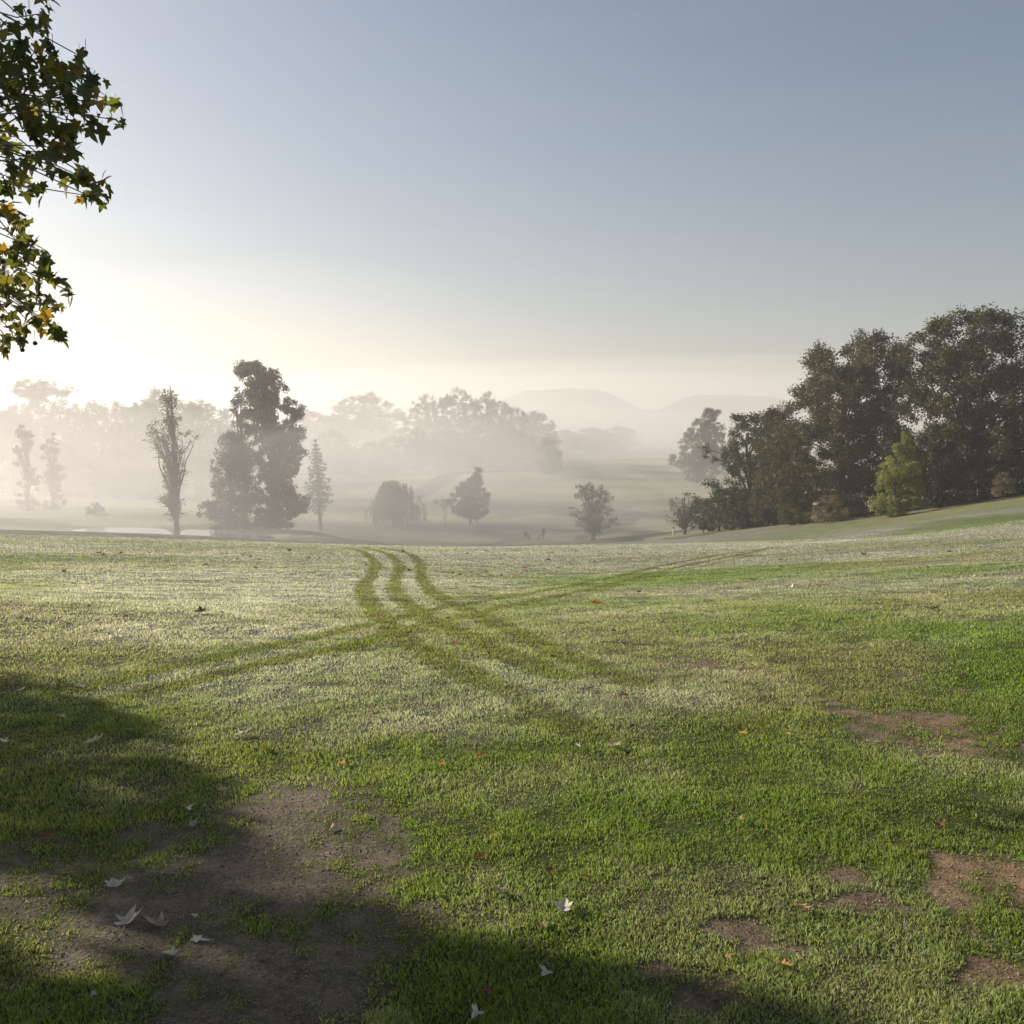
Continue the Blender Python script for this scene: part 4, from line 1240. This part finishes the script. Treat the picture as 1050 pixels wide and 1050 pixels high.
SM = {'brown': (BRN, 'tiny dark brown leaf scattered on the far dewy lawn'), 'cream': (CR, 'tiny pale leaf scattered on the far dewy lawn'),
      'rust': (RDB, 'tiny rust-coloured leaf scattered on the far dewy lawn')}
for i in range(175):
    row = 566+150*g2.random()**1.7; px = g2.uniform(5, 1045) if i % 3 == 0 else g2.uniform(5, 640)
    if row > 668 and px < 190: continue
    k = g2.choice(['brown', 'brown', 'cream', 'rust'])
    fallen(px, row, g2.uniform(4, 9), np.array(SM[k][0])*g2.uniform(.8, 1.2), SM[k][1], 'tiny %s leaves on the far lawn' % k, up=g2.uniform(0, .6))


# ------------------------------------------------------------------ golfers, their trolleys and the post
def skin_mesh(name, V, E, rr, mat, parent, root=0, sub=2):
    bm = bmesh.new(); lay = bm.verts.layers.skin.verify()
    vs = [bm.verts.new(v) for v in V]
    for i, v in enumerate(vs):
        v[lay].radius = (rr[i] if np.ndim(rr[i]) else (rr[i], rr[i])); v[lay].use_root = (i == root)
    for a, b_ in E: bm.edges.new((vs[a], vs[b_]))
    me = bpy.data.meshes.new(name); bm.to_mesh(me); bm.free(); me.materials.append(mat)
    o = bpy.data.objects.new(name, me); COL.objects.link(o)
    sk = o.modifiers.new('Skin', 'SKIN'); sk.use_smooth_shade = True
    sb = o.modifiers.new('Sub', 'SUBSURF'); sb.levels = sub; sb.render_levels = sub
    o.parent = parent
    return o


def person(px, r, label, H, rz, jacket, trousers, stride=.28, lean=.06, hand_back=True):
    base = spot(px, r, 553)
    root = thing('person', label, 'person', base, 'golfers in the valley', rz)
    # faces -Y locally; x = right of the viewer
    k = H/1.75
    J = {'pel': (0, 0, .95), 'spi': (0, -lean*.5, 1.15), 'che': (0, -lean, 1.36), 'nec': (0, -lean*1.1, 1.50), 'hd1': (0, -lean*1.3-.015, 1.60), 'hd2': (0, -lean*1.4-.01, 1.70), 'nos': (0, -lean*1.4-.105, 1.625),
         'hl': (-.10, 0, .90), 'kl': (-.11, -stride*.5-.03, .50), 'al': (-.11, -stride*.75+.02, .09), 'tl': (-.12, -stride*.75-.15, .04),
         'hr': (.10, 0, .90), 'kr': (.11, stride*.25-.04, .50), 'ar': (.11, stride*.8, .11), 'tr': (.12, stride*.8-.15, .04),
         'sl': (-.19, -lean, 1.42), 'el': (-.25, .05, 1.16), 'wl': (-.24, -.10, .95), 'ml': (-.235, -.14, .88),
         'sr': (.19, -lean, 1.42), 'er': (.25, .10, 1.18), 'wr': (.24, .22 if hand_back else -.12, .98), 'mr': (.235, .27 if hand_back else -.17, .92)}
    R_ = {'pel': .13, 'spi': .12, 'che': .145, 'nec': .055, 'hd1': (.075, .09), 'hd2': (.07, .085), 'nos': .012, 'hl': .09, 'kl': .06, 'al': .04, 'tl': .035, 'hr': .09, 'kr': .06, 'ar': .04, 'tr': .035,
          'sl': .06, 'el': .042, 'wl': .028, 'ml': (.02, .038), 'sr': .06, 'er': .042, 'wr': .028, 'mr': (.02, .038)}
    E = [('pel', 'spi'), ('spi', 'che'), ('che', 'nec'), ('nec', 'hd1'), ('hd1', 'hd2'), ('hd1', 'nos'), ('pel', 'hl'), ('hl', 'kl'), ('kl', 'al'), ('al', 'tl'), ('pel', 'hr'), ('hr', 'kr'), ('kr', 'ar'), ('ar', 'tr'),
         ('che', 'sl'), ('sl', 'el'), ('el', 'wl'), ('wl', 'ml'), ('che', 'sr'), ('sr', 'er'), ('er', 'wr'), ('wr', 'mr')]
    for s in 'lr':
        m = np.array(J['m'+s]); d = np.array(J['m'+s])-np.array(J['w'+s]); d /= np.linalg.norm(d)
        for f, (off, L) in enumerate([(-.03, .075), (-.01, .085), (.01, .08), (.03, .062)]):
            a = m+d*L*.55+np.array([0, off, 0]); b_ = a+d*L*.45+np.array([0, 0, -.012])+np.array([-.012 if s == 'r' else .012, 0, 0])
            J[f'f{s}{f}a'] = tuple(a); J[f'f{s}{f}b'] = tuple(b_); R_[f'f{s}{f}a'] = .009; R_[f'f{s}{f}b'] = .008
            E += [('m'+s, f'f{s}{f}a'), (f'f{s}{f}a', f'f{s}{f}b')]
        a = m+np.array([0, -.045, -.005]); J[f't{s}t'] = tuple(a+d*.035); R_[f't{s}t'] = .01; E.append(('w'+s, f't{s}t'))
    names = list(J); idx = {n: i for i, n in enumerate(names)}
    skin_mesh('body', [np.array(J[n])*k for n in names], [(idx[a], idx[b_]) for a, b_ in E], [np.array(R_[n])*k if np.ndim(R_[n]) else R_[n]*k for n in names], M_SKIN, root)

    def garment(nm, keys, grow, mat):
        kk = {n: i for i, n in enumerate(keys)}
        skin_mesh(nm, [np.array(J[n])*k for n in keys], [(kk[a], kk[b_]) for a, b_ in E if a in kk and b_ in kk], [(R_[n]+grow)*k for n in keys], mat, root)
    garment('jacket', ['pel', 'spi', 'che', 'sl', 'el', 'wl', 'sr', 'er', 'wr'], .022, jacket)
    garment('trousers', ['pel', 'hl', 'kl', 'al', 'hr', 'kr', 'ar'], .018, trousers)
    skin_mesh('hair', [np.array(J['hd1'])*k+np.array([0, .03, .03]), np.array(J['hd2'])*k+np.array([0, .012, .012])], [(0, 1)], [(.078*k, .082*k), (.074*k, .085*k)], M_HAIR, root)
    sh = MB()
    for s in 'lr':
        a = np.array(J['a'+s])*k; t = np.array(J['t'+s])*k
        sh.tube([a+np.array([0, .06, -.03]), a+np.array([0, -.02, -.03]), t+np.array([0, 0, 0])], [.045, .055, .042], 8)
    sh.build('shoes', M_SHOE, root, smooth=True)
    return root


M_SKIN = plain_mat('skin', (.30, .19, .14), .5, .08, 30)
M_HAIR = plain_mat('hair', (.05, .04, .03), .7, .3, 60)
M_SHOE = plain_mat('shoes', (.12, .11, .10), .6, .2, 40)
J1 = plain_mat('dark_jacket', (.035, .04, .05), .8, .2, 30); J2 = plain_mat('grey_jacket', (.07, .07, .075), .8, .2, 30)
TR1 = plain_mat('grey_trousers', (.10, .10, .095), .85, .2, 30); TR2 = plain_mat('dark_trousers', (.045, .045, .05), .85, .2, 30)
person(538.5, 146, 'golfer in a dark jacket walking away beside a trolley, left of two', 1.76, math.pi-.5, J1, TR1, stride=.3)
person(557, 147, 'golfer in a grey jacket and dark trousers, right of two', 1.82, math.pi+.6, J2, TR2, stride=.22, hand_back=False)

M_FRAME = plain_mat('trolley_metal', (.06, .06, .065), .5, .1, 30, .2); M_TYRE = plain_mat('tyre', (.02, .02, .02), .8, .2, 30)
M_BAG1 = plain_mat('bag_dark', (.03, .03, .035), .6, .2, 20); M_BAG2 = plain_mat('bag_pale', (.22, .21, .19), .6, .15, 20); M_CLUB = plain_mat('club_steel', (.45, .45, .46), .3, .1, 30, 1)


def trolley(px, r, label, bag_label, bag_mat, rz):
    base = spot(px, r, 553)
    root = thing('golf_trolley', label, 'trolley', base, 'golf trolleys in the valley', rz)
    fr = MB()
    fr.tube([[0, -.18, .22], [0, .12, .62], [0, .30, .92]], [.018]*3, 8)
    fr.tube([[-.30, .02, .15], [0, 0, .30], [.30, .02, .15]], [.014]*3, 8)
    fr.tube([[0, -.18, .22], [0, -.36, .08]], [.014]*2, 8)
    fr.build('frame', M_FRAME, root, smooth=True)
    hd = MB(); hd.tube([[-.16, .34, .95], [0, .30, .92], [.16, .34, .95]], [.016]*3, 8); hd.build('handle', M_TYRE, root, smooth=True)
    for p, q in (((-.32, .02, .15), .15), ((.32, .02, .15), .15), ((0, -.38, .10), .10)):
        w = MB(); a = np.linspace(0, 2*math.pi, 21)
        w.tube(np.stack([np.full(21, p[0]), p[1]+(q-.025)*np.cos(a), p[2]+(q-.025)*np.sin(a)], -1), np.full(21, .026), 8, cap=False)
        for t in np.linspace(0, math.pi, 4)[:-1]:
            c, s = math.cos(t)*(q-.03), math.sin(t)*(q-.03)
            w.tube([[p[0], p[1]-c, p[2]-s], [p[0], p[1]+c, p[2]+s]], [.008]*2, 5)
        w.build('wheel', M_TYRE, root, smooth=True)
    bag = thing('golf_bag', bag_label, 'golf bag', base, 'golf bags in the valley', rz)
    d = np.array([0, .40, .80]); d /= np.linalg.norm(d); a = np.array([0, -.24, .29])
    bb = MB(); t = np.array([0, .02, .15, .5, .72, .86])
    bb.tube([a+d*q for q in t], [.10, .125, .13, .115, .13, .135], 14); bb.build('bag_body', bag_mat, bag, smooth=True)
    po = MB(); po.tube([a+d*q+np.array([0, -.13, .05]) for q in (.2, .25, .45, .5)], [.04, .06, .06, .03], 10); po.build('pocket', bag_mat, bag, smooth=True)
    for i in range(5):
        t_ = i/5*6.28; off = np.array([.07*math.cos(t_), .05*math.sin(t_), 0]); top = a+d*(1.1+.05*(i % 3))+off*1.4
        c = MB(); c.tube([a+d*.8+off, top], [.007, .006], 6); c.tube([top, top+np.array([.05, 0, .02])], [.03, .02], 8); c.build('club', M_CLUB, bag, smooth=True)


trolley(542.0, 146.3, 'golf trolley standing right of the dark-jacketed golfer', 'dark golf bag on the trolley beside the dark-jacketed golfer', M_BAG1, .5)
trolley(552.6, 146.6, 'golf trolley standing left of the grey-jacketed golfer', 'pale and dark golf bag on the trolley beside the grey-jacketed golfer', M_BAG2, -.7)


def post():
    base = spot(690.5, 126, 545)
    root = thing('marker_post', 'short pale post with a dark top beside the small leafless tree', 'post', base)
    p = MB(); p.tube([[0, 0, -.1], [0, 0, .1], [0, 0, .82], [0, 0, .86]], [.11, .10, .09, .07], 10); p.build('shaft', plain_mat('pale_paint', (.6, .58, .52), .7, .15, 12), root, smooth=True)
    c = MB(); c.tube([[0, 0, .86], [0, 0, .89], [0, 0, 1.08], [0, 0, 1.13]], [.08, .12, .12, .05], 10); c.build('cap', plain_mat('dark_paint', (.05, .05, .05), .7, .15, 12), root, smooth=True)


post()

# ------------------------------------------------------------------ air
def build_haze():
    bm = bmesh.new(); bmesh.ops.create_cube(bm, size=2)
    z0, z1 = -17.0, HAZE_TOP
    for v in bm.verts:
        v.co = Vector((v.co.x*3600, v.co.y*3600, z0 if v.co.z < 0 else z1))
    me = bpy.data.meshes.new('haze'); bm.to_mesh(me); bm.free()
    m, nt, out = mat_new('haze_air')
    v = N(nt, 'ShaderNodeVolumePrincipled')
    v.inputs['Color'].default_value = (.97, .945, .92, 1); v.inputs['Density'].default_value = HAZE_DENSITY; v.inputs['Anisotropy'].default_value = .42
    nt.links.new(v.outputs[0], out.inputs['Volume'])
    me.materials.append(m)
    o = bpy.data.objects.new('haze', me); COL.objects.link(o); tag(o, kind='stuff')


build_haze()


def fog_bank(px, r, rx, ry, top, density, seed):
    """A low bank of mist lying in the valley: a flat closed lens that thins out towards its edges."""
    c = spot(px, r)
    bm = bmesh.new(); bmesh.ops.create_icosphere(bm, subdivisions=5, radius=1)
    zc = c[2]-3; zr = top-zc
    V = np.array([v.co[:] for v in bm.verts])
    k = 1+.9*(fbm(V[:, 0]*2.2+seed*7, V[:, 1]*1.6+V[:, 2], 3)-.5)
    for v, q, kk in zip(bm.verts, V, k):
        v.co = Vector((c[0]+q[0]*rx*kk, c[1]+q[1]*ry*kk, zc+q[2]*(zr*kk if q[2] > 0 else 3)))
    me = bpy.data.meshes.new('fog_bank'); bm.to_mesh(me); bm.free()
    m, nt, out = mat_new('fog_air')
    v = N(nt, 'ShaderNodeVolumePrincipled')
    v.inputs['Color'].default_value = (.97, .945, .92, 1); v.inputs['Density'].default_value = density; v.inputs['Anisotropy'].default_value = .42
    nt.links.new(v.outputs[0], out.inputs['Volume']); me.materials.append(m)
    o = bpy.data.objects.new('fog_bank', me); COL.objects.link(o); tag(o, kind='stuff')


fog_bank(60, 182, 125, 112, 7.0, .0014, 1)
fog_bank(205, 122, 52, 30, 7.0, .0060, 12)
fog_bank(20, 196, 130, 118, 14.0, .0013, 9)
fog_bank(40, 215, 150, 125, 24.0, .0010, 10)
fog_bank(60, 200, 140, 80, 6.0, .0012, 2)
fog_bank(90, 185, 110, 66, .5, .0012, 6)
fog_bank(40, 190, 120, 62, -5.0, .0014, 7)
fog_bank(430, 420, 280, 165, 22.0, .0021, 3)
fog_bank(350, 390, 200, 110, 8.0, .0014, 4)
fog_bank(480, 440, 220, 120, -2.0, .0012, 8)
fog_bank(640, 740, 1100, 370, 38.0, .0026, 5)
fog_bank(760, 720, 700, 330, 22.0, .0014, 11)

# ------------------------------------------------------------------ light, sky, camera
w = bpy.data.worlds.new('World'); SC.world = w; w.use_nodes = True
nt = w.node_tree; nt.nodes.clear()
sky = nt.nodes.new('ShaderNodeTexSky'); sky.sky_type = 'NISHITA'; sky.sun_disc = False
sky.sun_elevation = SUN_EL; sky.sun_rotation = SUN_AZ % (2*math.pi); sky.air_density = 1.0; sky.dust_density = 2.0; sky.ozone_density = 1.8
bg = nt.nodes.new('ShaderNodeBackground'); bg.inputs['Strength'].default_value = .063
wo = nt.nodes.new('ShaderNodeOutputWorld')
# thin high veils of cloud: faint bands that slightly whiten the sky
tcw = nt.nodes.new('ShaderNodeTexCoord'); mpw = nt.nodes.new('ShaderNodeMapping'); mpw.inputs['Scale'].default_value = (1.3, 1.0, 16); mpw.inputs['Rotation'].default_value = (.05, .03, .4)
now = nt.nodes.new('ShaderNodeTexNoise'); now.inputs['Scale'].default_value = 1.2; now.inputs['Detail'].default_value = 5; now.inputs['Roughness'].default_value = .55
mrw = nt.nodes.new('ShaderNodeMapRange'); mrw.inputs[1].default_value = .42; mrw.inputs[2].default_value = .75; mrw.inputs[3].default_value = .02; mrw.inputs[4].default_value = .15
mxw = nt.nodes.new('ShaderNodeMix'); mxw.data_type = 'RGBA'; mxw.inputs[7].default_value = (3.7, 3.6, 3.4, 1)
nt.links.new(tcw.outputs['Generated'], mpw.inputs[0]); nt.links.new(mpw.outputs[0], now.inputs['Vector']); nt.links.new(now.outputs[0], mrw.inputs[0])
nt.links.new(mrw.outputs[0], mxw.inputs[0]); nt.links.new(sky.outputs[0], mxw.inputs[6]); nt.links.new(mxw.outputs[2], bg.inputs[0]); nt.links.new(bg.outputs[0], wo.inputs[0])

sl = bpy.data.lights.new('sun', 'SUN'); sl.energy = 5.0; sl.angle = rad(.5); sl.color = (1, .905, .79)
so = bpy.data.objects.new('sun', sl); COL.objects.link(so)
so.rotation_euler = Vector(SUN.tolist()).to_track_quat('Z', 'Y').to_euler(); so.location = (-60, 40, 60)

cam = bpy.data.cameras.new('camera'); cam.sensor_width = 36; cam.sensor_fit = 'HORIZONTAL'; cam.lens = 36*F/1050
cam.clip_start = .05; cam.clip_end = 20000
co = bpy.data.objects.new('camera', cam); COL.objects.link(co)
co.location = (0, 0, CAMH); co.rotation_euler = (math.pi/2-PITCH, 0, 0)
SC.camera = co

SC.view_settings.view_transform = 'Standard'; SC.view_settings.look = 'None'; SC.view_settings.gamma = 1; SC.view_settings.exposure = .78
cy = SC.cycles
cy.use_denoising = True
cy.max_bounces = 6; cy.diffuse_bounces = 2; cy.glossy_bounces = 2; cy.transmission_bounces = 3; cy.volume_bounces = 1; cy.transparent_max_bounces = 8
cy.sample_clamp_indirect = 6
